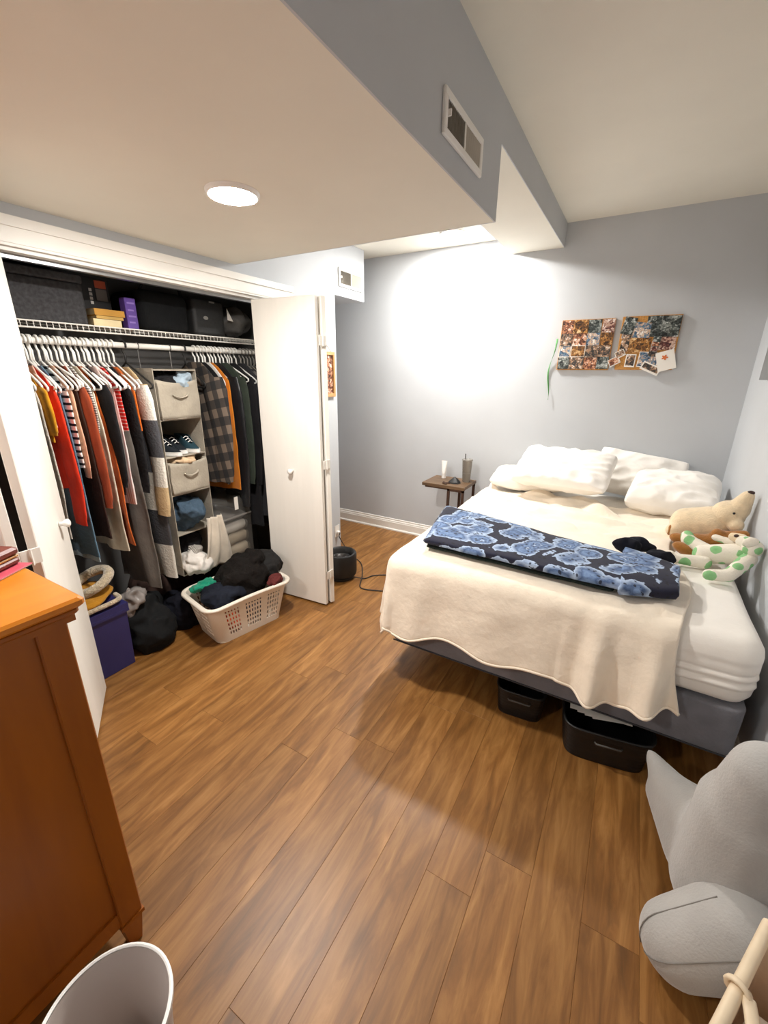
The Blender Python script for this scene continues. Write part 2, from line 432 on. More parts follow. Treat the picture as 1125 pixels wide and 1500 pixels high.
# ---- two vents
def vent(name, label, x, y0, y1, z0, z1, nrm=1, matd='#6f675c', half=True, wavy=False):
    t = thing(name, label, 'vent', (x, (y0+y1)/2, z0))
    fr = 0.022
    build('frame', B().box(x, x+0.012, y0, y1, z0, z0+fr, 0.003).box(x, x+0.012, y0, y1, z1-fr, z1, 0.003)
          .box(x, x+0.012, y0, y0+fr, z0+fr*0.8, z1-fr*0.8, 0.003).box(x, x+0.012, y1-fr, y1, z0+fr*0.8, z1-fr*0.8, 0.003)
          .box(x, x+0.010, (y0+y1)/2-0.004, (y0+y1)/2+0.004, z0+fr, z1-fr), M_whitep, parent=t)
    build('backing', B().box(x+0.0005, x+0.002, y0+fr, y1-fr, z0+fr, z1-fr), plain('vent_dark', matd, 0.9), parent=t)
    b = B(); n = 30
    for i in range(n):
        y = y0+fr+(y1-y0-2*fr)*(i+0.5)/n
        tilt = -0.004 if y < (y0+y1)/2 else 0.004
        b.prism([(x+0.002, y-tilt-0.0008), (x+0.009, y+tilt-0.0008), (x+0.009, y+tilt+0.0008), (x+0.002, y-tilt+0.0008)], z0+fr, z1-fr, 'z')
    build('slat', b, plain('vent_slat', '#b9b2a6', 0.5), parent=t, kind='stuff')
    build('lever', B().box(x+0.009, x+0.02, y0+fr, y0+fr+0.006, (z0+z1)/2-0.008, (z0+z1)/2+0.008), M_whitep, parent=t)
    return t
vent('air_vent', 'white slatted air vent high on the grey side of the low soffit', XS+0.0005, 1.375, 1.715, 2.208, 2.322)
vent('air_vent', 'small white air vent on the duct box above the wall end', XL, 2.965, 3.305, 2.185, 2.318, matd='#8b8479')

# ---- disc lamps (emitting)
def disc_lamp(label, x, y, z, watts, r=0.08):
    t = thing('ceiling_light', label, 'light', (x, y, z-0.018))
    build('trim_ring', B().lathe([(r+0.012, 0), (r+0.010, -0.008), (r+0.002, -0.014), (r, -0.012)], (x, y, z), 40, False, False), M_whitep, parent=t, smooth=True)
    m, nt, b = nmat('lamp_diffuser'); b.inputs['Base Color'].default_value = (1, 1, 1, 1)
    b.inputs['Emission Color'].default_value = (1.0, 0.97, 0.92, 1)
    b.inputs['Emission Strength'].default_value = watts/(PI*r*r*PI)
    build('diffuser', B().lathe([(r+0.004, -0.003), (r, -0.010), (r*0.9, -0.0145), (r*0.5, -0.0165), (0.001, -0.017)], (x, y, z), 40, False, True), m, parent=t, smooth='all')
    return t
disc_lamp('round glowing disc light on the low soffit before the closet', -1.33, 1.225, 2.138, LAMP1)
disc_lamp('added unseen fill light on the low soffit behind the viewpoint', -1.33, -0.75, 2.138, LAMP_FILL)  # unseen lamp, added to raise the fill light
disc_lamp('round glowing light on the far ceiling, half hidden by the soffit edge', -1.33, 3.24, 2.505, LAMP2, 0.085)
# ================================================================== BED
def nn(v, s, seed=0.0): return noise.noise(Vector((v[0]*s+seed, v[1]*s+seed*1.7, v[2]*s-seed)))
BX0, BX1, BY0, BY1 = -0.93, 0.54, 1.665, 3.54
M_boxs = cloth('grey_box_fabric', '#77777d', 0.3, 90)
bed = thing('bed_base', 'dark grey fabric covered bed base under the white mattress', 'bed base', (-0.22, 2.6, 0))
def roundbox(x0, x1, y0, y1, z0, z1, rc=0.06, rz=0.015, seg=8, nz_=6, disp=None, puff=0.0):
    b = B(); n = seg
    corners = [((x1-rc, y1-rc), 0), ((x0+rc, y1-rc), PI/2), ((x0+rc, y0+rc), PI), ((x1-rc, y0+rc), 1.5*PI)]
    base = []
    for (cx, cy), a0 in corners:
        for k in range(n+1):
            a = a0+PI/2*k/n; base.append((cx, cy, math.cos(a), math.sin(a)))
    full = []
    for i in range(len(base)):
        p = base[i]; q = base[(i+1) % len(base)]
        full.append(p)
        d = math.hypot(q[0]+rc*q[2]-p[0]-rc*p[2], q[1]+rc*q[3]-p[1]-rc*p[3])
        m = int(d/0.05)
        if m > 1:
            for k in range(1, m):
                t_ = k/m
                full.append(tuple(p[j]*(1-t_)+q[j]*t_ for j in range(4)))
    prof = []
    for k in range(5): a = PI/2*k/4; prof.append((rz*(1-math.sin(a)), z0+rz*(1-math.cos(a))))
    for k in range(1, nz_): prof.append((-puff*math.sin(PI*k/nz_), z0+rz+(z1-z0-2*rz)*k/nz_))
    for k in range(5): a = PI/2*k/4; prof.append((rz*(1-math.cos(a)), z1-rz+rz*math.sin(a)))
    vs = []; W = len(full)
    for ins, z in prof:
        for cx, cy, ca, sa in full:
            r = rc-ins; p = Vector((cx+ca*r, cy+sa*r, z))
            if disp: p += Vector((ca, sa, 0))*disp(p)
            vs.append(p)
    fs = []
    for j in range(len(prof)-1):
        for i in range(W): k = (i+1) % W; fs.append((j*W+i, j*W+k, (j+1)*W+k, (j+1)*W+i))
    fs.append(tuple(range(W-1, -1, -1)))
    # top: shrink rings to the centre for a smooth top
    last = (len(prof)-1)*W; cxm, cym = (x0+x1)/2, (y0+y1)/2
    rings = 10; prev = last
    for q in range(1, rings):
        t_ = 1-q/rings; st = len(vs)
        for i in range(W):
            v0 = vs[last+i]; vs.append(Vector((cxm+(v0[0]-cxm)*t_, cym+(v0[1]-cym)*t_, z1+(disp(Vector((cxm+(v0[0]-cxm)*t_, cym+(v0[1]-cym)*t_, z1)))*0.6 if disp else 0))))
        for i in range(W): k = (i+1) % W; fs.append((prev+i, prev+k, st+k, st+i))
        prev = st
    vs.append(Vector((cxm, cym, z1)))
    for i in range(W): fs.append((prev+i, prev+(i+1) % W, len(vs)-1))
    return b.add(vs, fs)
build('box_spring', roundbox(BX0+0.01, BX1-0.01, BY0+0.005, BY1, 0.205, 0.415, 0.05, 0.012), M_boxs, parent=bed, smooth=True)
build('piping', B().tube([(BX0+0.03, BY0+0.003, 0.212), (BX1-0.03, BY0+0.003, 0.212)], 0.004, 6).tube([(BX0+0.008, BY0+0.03, 0.212), (BX0+0.008, BY1-0.03, 0.212)], 0.004, 6), plain('dark_piping', '#3a3a3e', 0.9), parent=bed)
build('steel_rail', B().box(BX0+0.06, BX0+0.10, BY0+0.10, BY1-0.05, 0.17, 0.206).box(BX1-0.10, BX1-0.06, BY0+0.10, BY1-0.05, 0.17, 0.206).box(BX0+0.10, BX1-0.10, BY0+0.14, BY0+0.18, 0.17, 0.206), M_black, parent=bed)
for lx in (BX0+0.08, (BX0+BX1)/2, BX1-0.08):
    for ly in (BY0+(0.45 if abs(lx) > 0.3 else 0.75), BY1-0.2):
        build('leg', B().lathe([(0.018, 0), (0.022, 0.01), (0.016, 0.04), (0.014, 0.172)], (lx, ly, 0), 14), M_black, parent=bed, smooth=True)
M_sheet = cloth('white_sheet', '#f1ece4', 0.25, 14, 0.01, 0.85)
def mdisp(p):
    d = 0.006*nn(p, 3, 2)
    if p.z < 0.62 and p.y < BY0+0.06:
        k = max(0, min(1, (p.x-0.15)/0.1))
        d += k*(0.0045*math.sin(p.z*175+2.5*nn(p, 4, 1)+p.x*5)*(1 if p.z < 0.56 else 0.15))
    return d
mt = thing('mattress', 'thick white mattress with a wrinkled fitted sheet on the grey base', 'mattress', (-0.22, 2.6, 0.417))
build('fitted_sheet', roundbox(BX0, BX1, BY0, BY1, 0.417, 0.685, 0.09, 0.07, nz_=26, disp=mdisp), M_sheet, parent=mt, smooth='all')

# cream blanket, draped over the foot and the left side
M_blank = cloth('cream_fleece', '#f0e3d0', 0.35, 30, 0.03, 0.95, 0.4)
def blanket_pt(u, v):
    # flat coordinates
    X0, X1, r = BX0-0.014, 0.30, 0.068
    hang_f = 0.365-0.045*max(0, min(1, (u-0.6)/0.35))+0.02*math.sin(u*9)+0.018*math.sin(u*23+1)
    fx = (X0-0.33)+(X1-(X0-0.33))*u
    head = 3.19+0.05*math.sin(u*14)+0.03*math.sin(u*31)-0.10*max(0, u-0.72)/0.28
    fy = (BY0-hang_f)+(head-(BY0-hang_f))*v
    # right edge runs inward and wavers on top
    if u > 0.7: fx += (u-0.7)/0.3*(0.03*math.sin(fy*7)+0.05*max(0, fy-2.4))
    if u > 0.7 and fy < BY0: fx += (u-0.7)/0.3*0.035*min(1, (BY0-fy)/0.4)
    dx = max(0, (X0+r)-fx); dy = max(0, (BY0-0.014+r)-fy); d = math.hypot(dx, dy) if min(dx, dy) <= 0 else max((dx**5+dy**5)**0.2, 1e-5)
    top = 0.697
    if d < 1e-6:
        p = Vector((fx, fy, top)); nrm = Vector((0, 0, 1)); hang = 0
    else:
        hh = math.hypot(dx, dy); ux, uy = -dx/hh, -dy/hh
        if d < r*PI/2: h, dr = r*math.sin(d/r), r*(1-math.cos(d/r))
        else: h, dr = r+0.02*min(1, (d-r*PI/2)/0.3), r+(d-r*PI/2)
        bx = fx+dx; by = fy+dy
        p = Vector((bx+ux*h, by+uy*h, top-dr)); nrm = Vector((ux, uy, 0)); hang = min(1, dr/0.4)
    hang = max(0, hang)
    s = fx if dy > dx else fy*1.3+0.7
    amp = 0.020*hang
    fold = 0.5*math.sin(s*11+1.2*math.sin(s*3))+0.5*math.sin(s*23+2*nn((s, 0, 0), 2))
    if fx > -0.1: amp += 0.022*hang*min(1, (fx+0.1)/0.2); fold = math.sin(fx*34+0.6)+0.4*math.sin(fx*61)
    # folds run a little way onto the top
    t_on = max(0, 1-max(0, fy-BY0)/0.35)*max(0, min(1, (fx+0.1)/0.25))
    p += nrm*(amp*(fold+1.0))
    if d < 1e-6:
        wr = 0.010*abs(nn((fx, fy, 0), 5, 3))+0.012*max(0, nn((fx*0.8, fy*2.2, 0), 4, 8))
        far = max(0, min(1, (fy-2.35)/0.4)); wr += far*0.085*max(0, nn((fx*1.6, fy*2.6, 0), 3.2, 5))
        p.z += wr+0.010*t_on*(1+math.sin(fx*34+0.6))*0.8
    else: p += nrm*0.006*(1+nn(p, 9, 4))
    return p
bl = tag(build('blanket', B().grid(170, 170, blanket_pt), M_blank, smooth='all', solid=0.006), 'large cream fleece blanket draped over the foot of the bed', 'blanket')
hem = [blanket_pt(i/160, 0.0) for i in range(161)]
wl = wloc(bl)
build('hem', B().tube([p+Vector((0, -0.002, -0.002)) for p in hem], 0.0065, 6), M_blank, parent=bl, smooth='all')

# folded navy paisley throw
def paisley():
    m, nt, b = nmat('navy_paisley')
    tc = N(nt, 'ShaderNodeTexCoord')
    nzt = N(nt, 'ShaderNodeTexNoise'); nzt.inputs['Scale'].default_value = 5; nt.links.new(tc.outputs['Object'], nzt.inputs['Vector'])
    mxv = N(nt, 'ShaderNodeMix', data_type='VECTOR'); mxv.inputs[0].default_value = 0.10
    nt.links.new(tc.outputs['Object'], mxv.inputs[4]); nt.links.new(nzt.outputs['Color'], mxv.inputs[5])
    v = N(nt, 'ShaderNodeTexVoronoi'); v.inputs['Scale'].default_value = 9.0; v.inputs['Randomness'].default_value = 0.75; nt.links.new(mxv.outputs[1], v.inputs['Vector'])
    wv = N(nt, 'ShaderNodeTexNoise'); wv.inputs['Scale'].default_value = 38; wv.inputs['Detail'].default_value = 2; nt.links.new(tc.outputs['Object'], wv.inputs['Vector'])
    ad = N(nt, 'ShaderNodeMath', operation='MULTIPLY_ADD'); ad.inputs[1].default_value = 0.22; nt.links.new(wv.outputs['Fac'], ad.inputs[0]); nt.links.new(v.outputs['Distance'], ad.inputs[2])
    nv, md, lt, wh = hexc('#11132a'), hexc('#3f557b'), hexc('#6f88ae'), hexc('#a9bbd4')
    r = ramp(nt, [(0.0, md), (0.13, lt), (0.17, nv), (0.20, lt), (0.30, md), (0.34, wh), (0.36, md), (0.46, lt), (0.55, md), (0.72, wh), (0.74, nv)], 'LINEAR')
    nt.links.new(ad.outputs[0], r.inputs[0])
    # petals inside
    v2 = N(nt, 'ShaderNodeTexVoronoi'); v2.inputs['Scale'].default_value = 46; nt.links.new(mxv.outputs[1], v2.inputs['Vector'])
    r2 = ramp(nt, [(0.0, nv), (0.22, nv), (0.30, (1, 1, 1, 1))]); nt.links.new(v2.outputs['Distance'], r2.inputs[0])
    mx = N(nt, 'ShaderNodeMix', data_type='RGBA', blend_type='MULTIPLY'); mx.inputs[0].default_value = 0.85
    nt.links.new(r.outputs[0], mx.inputs[6]); nt.links.new(r2.outputs[0], mx.inputs[7])
    nt.links.new(mx.outputs[2], b.inputs['Base Color']); b.inputs['Roughness'].default_value = 0.95
    b.inputs['Sheen Weight'].default_value = 0.1
    return m
M_pais = paisley()
M_navy = cloth('dark_navy_fleece', '#15161f', 0.5, 40)
def dots():
    m, nt, b = nmat('dark_dotted_lining')
    tc = N(nt, 'ShaderNodeTexCoord'); v = N(nt, 'ShaderNodeTexVoronoi'); v.inputs['Scale'].default_value = 11; v.inputs['Randomness'].default_value = 0.3
    nt.links.new(tc.outputs['Object'], v.inputs['Vector'])
    r = ramp(nt, [(0, hexc('#9fd0b8')), (0.14, hexc('#14201c'))], 'CONSTANT'); nt.links.new(v.outputs['Distance'], r.inputs[0])
    nt.links.new(r.outputs[0], b.inputs['Base Color']); b.inputs['Roughness'].default_value = 0.95
    return m
def quadmap(A, Bq, Cq, D):   # A(0,0) B(1,0) C(1,1) D(0,1)
    A, Bq, Cq, D = map(Vector, (A, Bq, Cq, D))
    return lambda u, v: A*(1-u)*(1-v)+Bq*u*(1-v)+Cq*u*v+D*(1-u)*v
def slab(quad, z0, th, wr=0.006, edge=0.02, seed=0, taper=0.0, nu=60, nv=30, droop=None):
    """a soft folded slab with a rolled edge following a plan quad"""
    q = quadmap(*[(p[0], p[1], 0) for p in quad]); b = B()
    n = nu; ring = 14
    def f(u, k):   # cross-section loop k around v
        a = 2*PI*k
        ca, sa = math.cos(a), math.sin(a)
        e = 0.30
        v = 0.5+0.5*math.copysign(abs(ca)**e, ca)*1.0
        zz = 0.5+0.5*math.copysign(abs(sa)**0.7, sa)
        uu = u
        endf = min(1, (min(u, 1-u)/0.02)**0.5) if min(u, 1-u) < 0.02 else 1
        p = q(uu, v); t_ = th*(1-taper*u)
        h = z0+t_*(0.5+(zz-0.5)*endf)
        if zz > 0.5: h += wr*(1+nn((p.x, p.y, 0), 7, seed))+wr*1.2*max(0, nn((p.x*1.5, p.y*5, 0), 3, seed+3))
        p = Vector((p.x+0.010*nn((p.x, p.y, 1), 6, seed+1), p.y+0.012*nn((p.x, p.y, 2), 6, seed+2), h))
        if droop: p.z += droop(p)
        return p
    KS = 48
    vs = []; 
    for i in range(nu+1):
        for k in range(KS): vs.append(f(i/nu, k/KS))
    fs = [(i*KS+k, i*KS+(k+1) % KS, (i+1)*KS+(k+1) % KS, (i+1)*KS+k) for i in range(nu) for k in range(KS)]
    fs += [tuple(range(KS-1, -1, -1)), tuple(nu*KS+k for k in range(KS))]
    return b.add(vs, fs)
TQ = [(-0.78, 1.76), (0.17, 1.745), (0.22, 2.10), (-0.92, 2.36)]
th = thing('throw', 'folded navy throw with pale blue paisley print across the cream blanket', 'throw', (-0.3, 2.0, 0.715))
build('lower_fold', slab([(-0.79, 1.79), (0.05, 1.76), (0.10, 2.08), (-0.90, 2.30)], 0.712, 0.022, 0.002, seed=4), dots(), parent=th, smooth='all')
build('upper_fold', slab([(-0.80, 1.775), (0.14, 1.735), (0.20, 2.06), (-0.925, 2.37)], 0.736, 0.034, 0.006, seed=9), M_pais, parent=th, smooth='all')
build('turned_end', slab([(0.06, 1.715), (0.265, 1.80), (0.285, 2.06), (0.06, 2.20)], 0.722, 0.052, 0.010, seed=2, nu=30), M_pais, parent=th, smooth='all')
def crumple_ball(c, r, seed, amp=0.25, freq=5, seg=40, rings=28):
    R0 = max(r) if isinstance(r, (tuple, list)) else r
    def disp(p):
        a = 1-abs(nn(p, freq, seed))*2.2; bq = nn(p, freq*2.3, seed+9)
        return R0*amp*(a*0.7+0.35*bq-0.35)
    return B().sphere(c, r, seg, rings, disp)
build('bunched_corner', crumple_ball((0.075, 2.20, 0.775), (0.055, 0.035, 0.034), 3, 0.35, 14), M_navy, parent=th, smooth='all')
build('bunched_corner', crumple_ball((0.135, 2.30, 0.755), (0.065, 0.03, 0.03), 5, 0.35, 14), M_navy, parent=th, smooth='all')
build('bunched_corner', crumple_ball((0.215, 2.15, 0.765), (0.055, 0.04, 0.026), 8, 0.35, 14), M_navy, parent=th, smooth='all')

# pillows
M_pillow = cloth('white_pillowcase', '#f4f0ea', 0.22, 12, 0.01, 0.8)
M_satin = plain('white_satin', '#f4efe8', 0.45, 0.01, 4, 0.2, 10, dist=0.01)
def pillow(label, c, size, rotx, rotz, seed, mat=M_pillow, wr=0.012, roty=0.0):
    W, H, T = size; b = B()
    def f(u, v, s):
        x = (u-0.5)*2; y = (v-0.5)*2
        k = (max(0, 1-abs(x)**3.0)*max(0, 1-abs(y)**3.0))**0.42
        pull = 1-0.10*(1-abs(x)**2)*abs(y)**4; pully = 1-0.08*(1-abs(y)**2)*abs(x)**4
        cr = 1-0.10*(x*x*y*y)**1.5
        px, py = x*W/2*pully*cr, y*H/2*pull*cr
        z = s*T/2*k
        p = Vector((px, py, 0))
        wrk = wr*(nn(p, 5, seed)+1.3*(0.5-abs(nn((px*1.6+py*0.6, py*3.2-px*0.8, 0), 4, seed+5))*1.7)+0.2*(0.5-abs(nn((px*3, py*4, 0), 7, seed+8))*1.7))
        return Vector((px, py, z+s*wrk*min(1, k*1.5)))
    n = 44
    for s in (1, -1): b.grid(n, n, lambda u, v: f(u, v, s))
    mtx = Matrix.Translation(c) @ Matrix.Rotation(rotz, 4, 'Z') @ Matrix.Rotation(roty, 4, 'Y') @ Matrix.Rotation(rotx, 4, 'X')
    b.xf(mtx)
    o = tag(build('pillow', b, mat, smooth='all'), label, 'pillow')
    return o
pillow('plain white pillow lying flat at the left head corner of the bed', (-0.62, 3.31, 0.785), (0.58, 0.42, 0.13), R(3), R(4), 1)
pillow('big satin white pillow propped on top at the left of the bed head', (-0.37, 3.17, 0.915), (0.68, 0.46, 0.15), R(24), R(-5), 7, M_satin, 0.020)
pillow('white pillow leaning low against the wall at the centre of the bed head', (0.10, 3.455, 0.865), (0.60, 0.36, 0.12), R(62), R(0), 13, roty=R(7))
pillow('puffy white pillow in the right head corner of the bed', (0.30, 3.17, 0.835), (0.52, 0.46, 0.19), R(15), R(-8), 21, wr=0.020)

# ================================================================== PLUSH TOYS (voxel-merged soft bodies)
def blob(name, parts, mat, parent=None, loc=None, voxel=0.008, smooth=6, disp=None):
    b = B()
    for q in parts:
        if len(q) == 4:
            p, e, r1, r2 = Vector(q[0]), Vector(q[1]), q[2], q[3]
            L = (e-p).length; n = max(2, int(L/(min(r1, r2)*0.35))+1)
            for i in range(n+1):
                t_ = i/n; b.sphere(p.lerp(e, t_), r1*(1-t_)+r2*t_, 14, 9)
        else:
            b.sphere(q[0], q[1], 22, 14, None, q[2] if len(q) > 2 and q[2] is not None else None)
    o = build(name, b, mat, parent=parent, loc=loc)
    md = o.modifiers.new('remesh', 'REMESH'); md.mode = 'VOXEL'; md.voxel_size = voxel; md.use_smooth_shade = True
    m2 = o.modifiers.new('smooth', 'SMOOTH'); m2.iterations = smooth; m2.factor = 0.6
    return o
M_plcream = plain('cream_plush', '#e3cdab', 1.0, 0.05, 30, 0.7, 130, sheen=0.5, dist=0.004)
M_plbrown = plain('brown_plush', '#9a6428', 1.0, 0.08, 30, 0.7, 130, sheen=0.4, dist=0.004)
def spotted():
    m, nt, b = nmat('green_spotted_plush')
    tc = N(nt, 'ShaderNodeTexCoord'); v = N(nt, 'ShaderNodeTexVoronoi'); v.inputs['Scale'].default_value = 17
    nt.links.new(tc.outputs['Object'], v.inputs['Vector'])
    n = N(nt, 'ShaderNodeTexNoise'); n.inputs['Scale'].default_value = 22; nt.links.new(tc.outputs['Object'], n.inputs['Vector'])
    ad = N(nt, 'ShaderNodeMath', operation='MULTIPLY_ADD'); ad.inputs[1].default_value = 0.4; nt.links.new(n.outputs['Fac'], ad.inputs[0]); nt.links.new(v.outputs['Distance'], ad.inputs[2])
    r = ramp(nt, [(0, hexc('#6cab68')), (0.585, hexc('#8fc088')), (0.61, hexc('#e6decf'))]); nt.links.new(ad.outputs[0], r.inputs[0])
    nt.links.new(r.outputs[0], b.inputs['Base Color']); b.inputs['Roughness'].default_value = 1
    n2 = N(nt, 'ShaderNodeTexNoise'); n2.inputs['Scale'].default_value = 150; nt.links.new(tc.outputs['Object'], n2.inputs['Vector'])
    bp = N(nt, 'ShaderNodeBump'); bp.inputs['Strength'].default_value = 0.5; bp.inputs['Distance'].default_value = 0.004
    nt.links.new(n2.outputs['Fac'], bp.inputs['Height']); nt.links.new(bp.outputs[0], b.inputs['Normal'])
    return m
M_spot = spotted()
M_nose = plain('brown_nose', '#3a211c', 0.5, 0.05, 20); M_eye = plain('dark_eye', '#1c1714', 0.2, 0.02)
# cream stuffed bear lying on its back, head against the wall
cb = thing('stuffed_bear', 'cream stuffed bear lying on the bed with its snout up against the wall', 'stuffed toy', (0.42, 2.68, 0.70))
build_b = blob('body', [((0.345, 2.68, 0.795), (0.46, 2.66, 0.82), 0.080, 0.090), ((0.285, 2.63, 0.755), (0.33, 2.65, 0.775), 0.035, 0.05)], M_plcream, cb)
blob('head', [((0.500, 2.64, 0.878), 0.074), ((0.532, 2.63, 0.915), (0.553, 2.625, 0.985), 0.052, 0.030), ((0.475, 2.61, 0.895), 0.028), ((0.53, 2.58, 0.845), 0.035)], M_plcream, cb, voxel=0.006, smooth=3)
build('nose', B().sphere((0.560, 2.618, 1.008), (0.016, 0.013, 0.011), 14, 9), M_nose, cb, smooth='all')
build('eye', B().sphere((0.508, 2.563, 0.908), 0.006, 10, 7), M_eye, cb, smooth='all')
build('mouth_seam', B().tube([(0.50, 2.582, 0.845), (0.525, 2.560, 0.838), (0.552, 2.575, 0.862)], 0.002, 6), M_nose, cb, smooth='all')
build('tail_tuft', B().sphere((0.272, 2.62, 0.755), (0.012, 0.02, 0.030), 12, 8), M_plbrown, cb, smooth='all')
# brown stuffed toy beneath
bb = thing('stuffed_bear', 'brown stuffed toy with rounded limbs squeezed between the cream and spotted toys', 'stuffed toy', (0.42, 2.5, 0.70))
blob('body', [((0.36, 2.52, 0.745), (0.535, 2.52, 0.765), 0.042, 0.045), ((0.46, 2.53, 0.80), (0.50, 2.53, 0.79), 0.030, 0.028), ((0.50, 2.55, 0.79), (0.556, 2.50, 0.825), 0.028, 0.024)], M_plbrown, bb)
build('leg', B().sphere((0.318, 2.50, 0.750), (0.055, 0.032, 0.030), 20, 12, None, Matrix.Rotation(R(14), 3, 'Y')), M_plbrown, bb, smooth='all')
build('leg', B().sphere((0.338, 2.40, 0.733), (0.068, 0.032, 0.030), 20, 12, None, Matrix.Rotation(R(20), 3, 'Y')), M_plbrown, bb, smooth='all')
# green spotted dog
sd = thing('stuffed_dog', 'cream stuffed dog with green spots sprawled on the white sheet', 'stuffed toy', (0.45, 2.35, 0.70))
blob('body', [((0.395, 2.35, 0.745), (0.52, 2.34, 0.775), 0.045, 0.052)], M_spot, sd)
blob('hind_leg', [((0.265, 2.29, 0.720), (0.40, 2.30, 0.722), 0.022, 0.032), ((0.262, 2.30, 0.73), 0.024)], M_spot, sd)
blob('hind_leg', [((0.33, 2.44, 0.792), (0.335, 2.42, 0.780), 0.030, 0.032), ((0.34, 2.42, 0.775), (0.42, 2.36, 0.755), 0.032, 0.034)], M_spot, sd)
blob('front_leg', [((0.400, 2.155, 0.722), (0.47, 2.17, 0.728), 0.026, 0.028), ((0.47, 2.17, 0.728), (0.55, 2.30, 0.775), 0.028, 0.034)], M_spot, sd)
blob('front_leg', [((0.435, 2.43, 0.812), (0.50, 2.40, 0.808), 0.017, 0.02)], M_spot, sd)
blob('head', [((0.555, 2.31, 0.825), 0.040), ((0.525, 2.345, 0.838), (0.545, 2.33, 0.835), 0.030, 0.034)], M_spot, sd, voxel=0.006)
blob('muzzle', [((0.492, 2.375, 0.845), (0.52, 2.36, 0.845), 0.020, 0.024)], M_plcream, sd, voxel=0.005, smooth=3)
build('nose', B().sphere((0.497, 2.352, 0.858), (0.010, 0.006, 0.008), 12, 8), M_nose, sd, smooth='all')
build('ear', B().sphere((0.535, 2.285, 0.858), (0.030, 0.014, 0.022), 16, 10, None, Matrix.Rotation(R(-25), 3, 'Y')), M_spot, sd, smooth='all')
# giant grey plush on the floor
M_grey = plain('pale_grey_plush', '#aaa8a5', 1.0, 0.03, 12, 0.5, 160, sheen=0.5, dist=0.003)
gp = thing('stuffed_toy', 'giant pale grey plush animal slumped on the floor at the bed corner', 'stuffed toy', (0.42, 1.2, 0))
blob('body', [((0.45, 1.20, 0.15), (0.45, 1.20, 0.42), 0.135, 0.125), ((0.445, 1.19, 0.46), (0.44, 1.17, 0.60), 0.105, 0.082),
              ((0.39, 1.16, 0.32), (0.41, 1.15, 0.46), 0.05, 0.055), ((0.50, 1.16, 0.56), 0.07),
              ((0.262, 1.53, 0.225), (0.33, 1.44, 0.18), 0.020, 0.065), ((0.33, 1.44, 0.18), (0.43, 1.30, 0.20), 0.065, 0.12), ((0.30, 1.46, 0.14), (0.42, 1.30, 0.14), 0.045, 0.12)], M_grey, gp, voxel=0.013, smooth=10)
LP, LQ, LR1, LR2 = (0.342, 1.01, 0.112), (0.455, 1.05, 0.19), 0.097, 0.116
leg = blob('leg', [(LP, LQ, LR1, LR2)], M_grey, gp, voxel=0.012, smooth=4)
def seam_path(p, q, r1, r2, ang, a0=-70, n=18):
    p, q = Vector(p), Vector(q); d = (q-p).normalized(); s = d.cross(Vector((0, 0, 1))).normalized(); u = s.cross(d)
    side = s*math.cos(ang)+u*math.sin(ang); pts = []
    for i in range(6):
        a = R(80)*(1-i/6); pts.append(p+(-d*math.sin(a)+side*math.cos(a))*r1*0.985)
    for i in range(n+1):
        t_ = i/n; pts.append(p.lerp(q, t_)+side*((r1*(1-t_)+r2*t_)*0.985))
    return pts
bS = B()
for a in (R(100), R(40)): bS.tube(seam_path(LP, LQ, LR1, LR2, a), 0.0016, 6)
build('seam', bS, plain('seam_thread', '#7c7872', 0.9), parent=gp, smooth='all')

# ================================================================== NIGHTSTAND
ns = thing('side_table', 'small walnut side table with bronze metal legs against the far wall', 'table', (-1.28, 3.34, 0))
build('tabletop', B().box(-1.475, -1.095, 3.19, 3.50, 0.635, 0.662, 0.002), M_walnut, parent=ns)
for lx, ly in ((-1.235, 3.205), (-1.11, 3.205), (-1.11, 3.48), (-1.235, 3.48)):
    build('leg', B().box(lx-0.010, lx+0.010, ly-0.010, ly+0.010, 0.0, 0.634), M_bronze, parent=ns)
build('frame', B().box(-1.245, -1.10, 3.195, 3.215, 0.615, 0.6345).box(-1.245, -1.10, 3.47, 3.49, 0.615, 0.6345)
      .box(-1.45, -1.246, 3.20, 3.215, 0.622, 0.6345), M_bronze, parent=ns, kind='stuff')
M_tglass = plain('smoky_acrylic', '#b9b2a8', 0.15, 0.02); M_tglass.node_tree.nodes['Principled BSDF'].inputs['Transmission Weight'].default_value = 0.6
cp = thing('tumbler', 'tall smoky tumbler with a dark straw on the side table', 'cup', (-1.155, 3.40, 0.662))
build('cup_body', B().lathe([(0.030, 0), (0.033, 0.004), (0.043, 0.185), (0.0405, 0.185), (0.031, 0.008)], (-1.155, 3.40, 0.6625), 28), M_tglass, parent=cp, smooth=True)
build('band', B().lathe([(0.0368, 0.075), (0.0378, 0.075), (0.0382, 0.082), (0.0372, 0.082)], (-1.155, 3.40, 0.662), 28, False, False), plain('grey_band', '#77736e', 0.5), parent=cp)
build('lid', B().lathe([(0.044, 0.185), (0.046, 0.188), (0.044, 0.196), (0.004, 0.198)], (-1.155, 3.40, 0.6625), 28, False, True), M_tglass, parent=cp, smooth=True)
build('straw', B().tube([(-1.165, 3.395, 0.68), (-1.172, 3.39, 0.905)], 0.0045, 8), M_dark, parent=cp, smooth='all')
bt = thing('lotion_tube', 'slim white squeeze tube standing on the side table', 'tube', (-1.375, 3.43, 0.662))
def tubef(u, v):
    a = 2*PI*u; k = max(0, (v-0.25)/0.75)
    rx = 0.020+0.008*k; ry = 0.020*(1-k)+0.003*k
    if v < 0.2: rx = ry = 0.017
    return Vector((-1.375+rx*math.cos(a), 3.43+ry*math.sin(a), 0.6625+0.155*v))
build('tube_body', B().grid(20, 12, tubef, True).lathe([(0.001, 0), (0.017, 0.0005)], (-1.375, 3.43, 0.6625), 20, False, False), M_whitep, parent=bt, smooth=True)
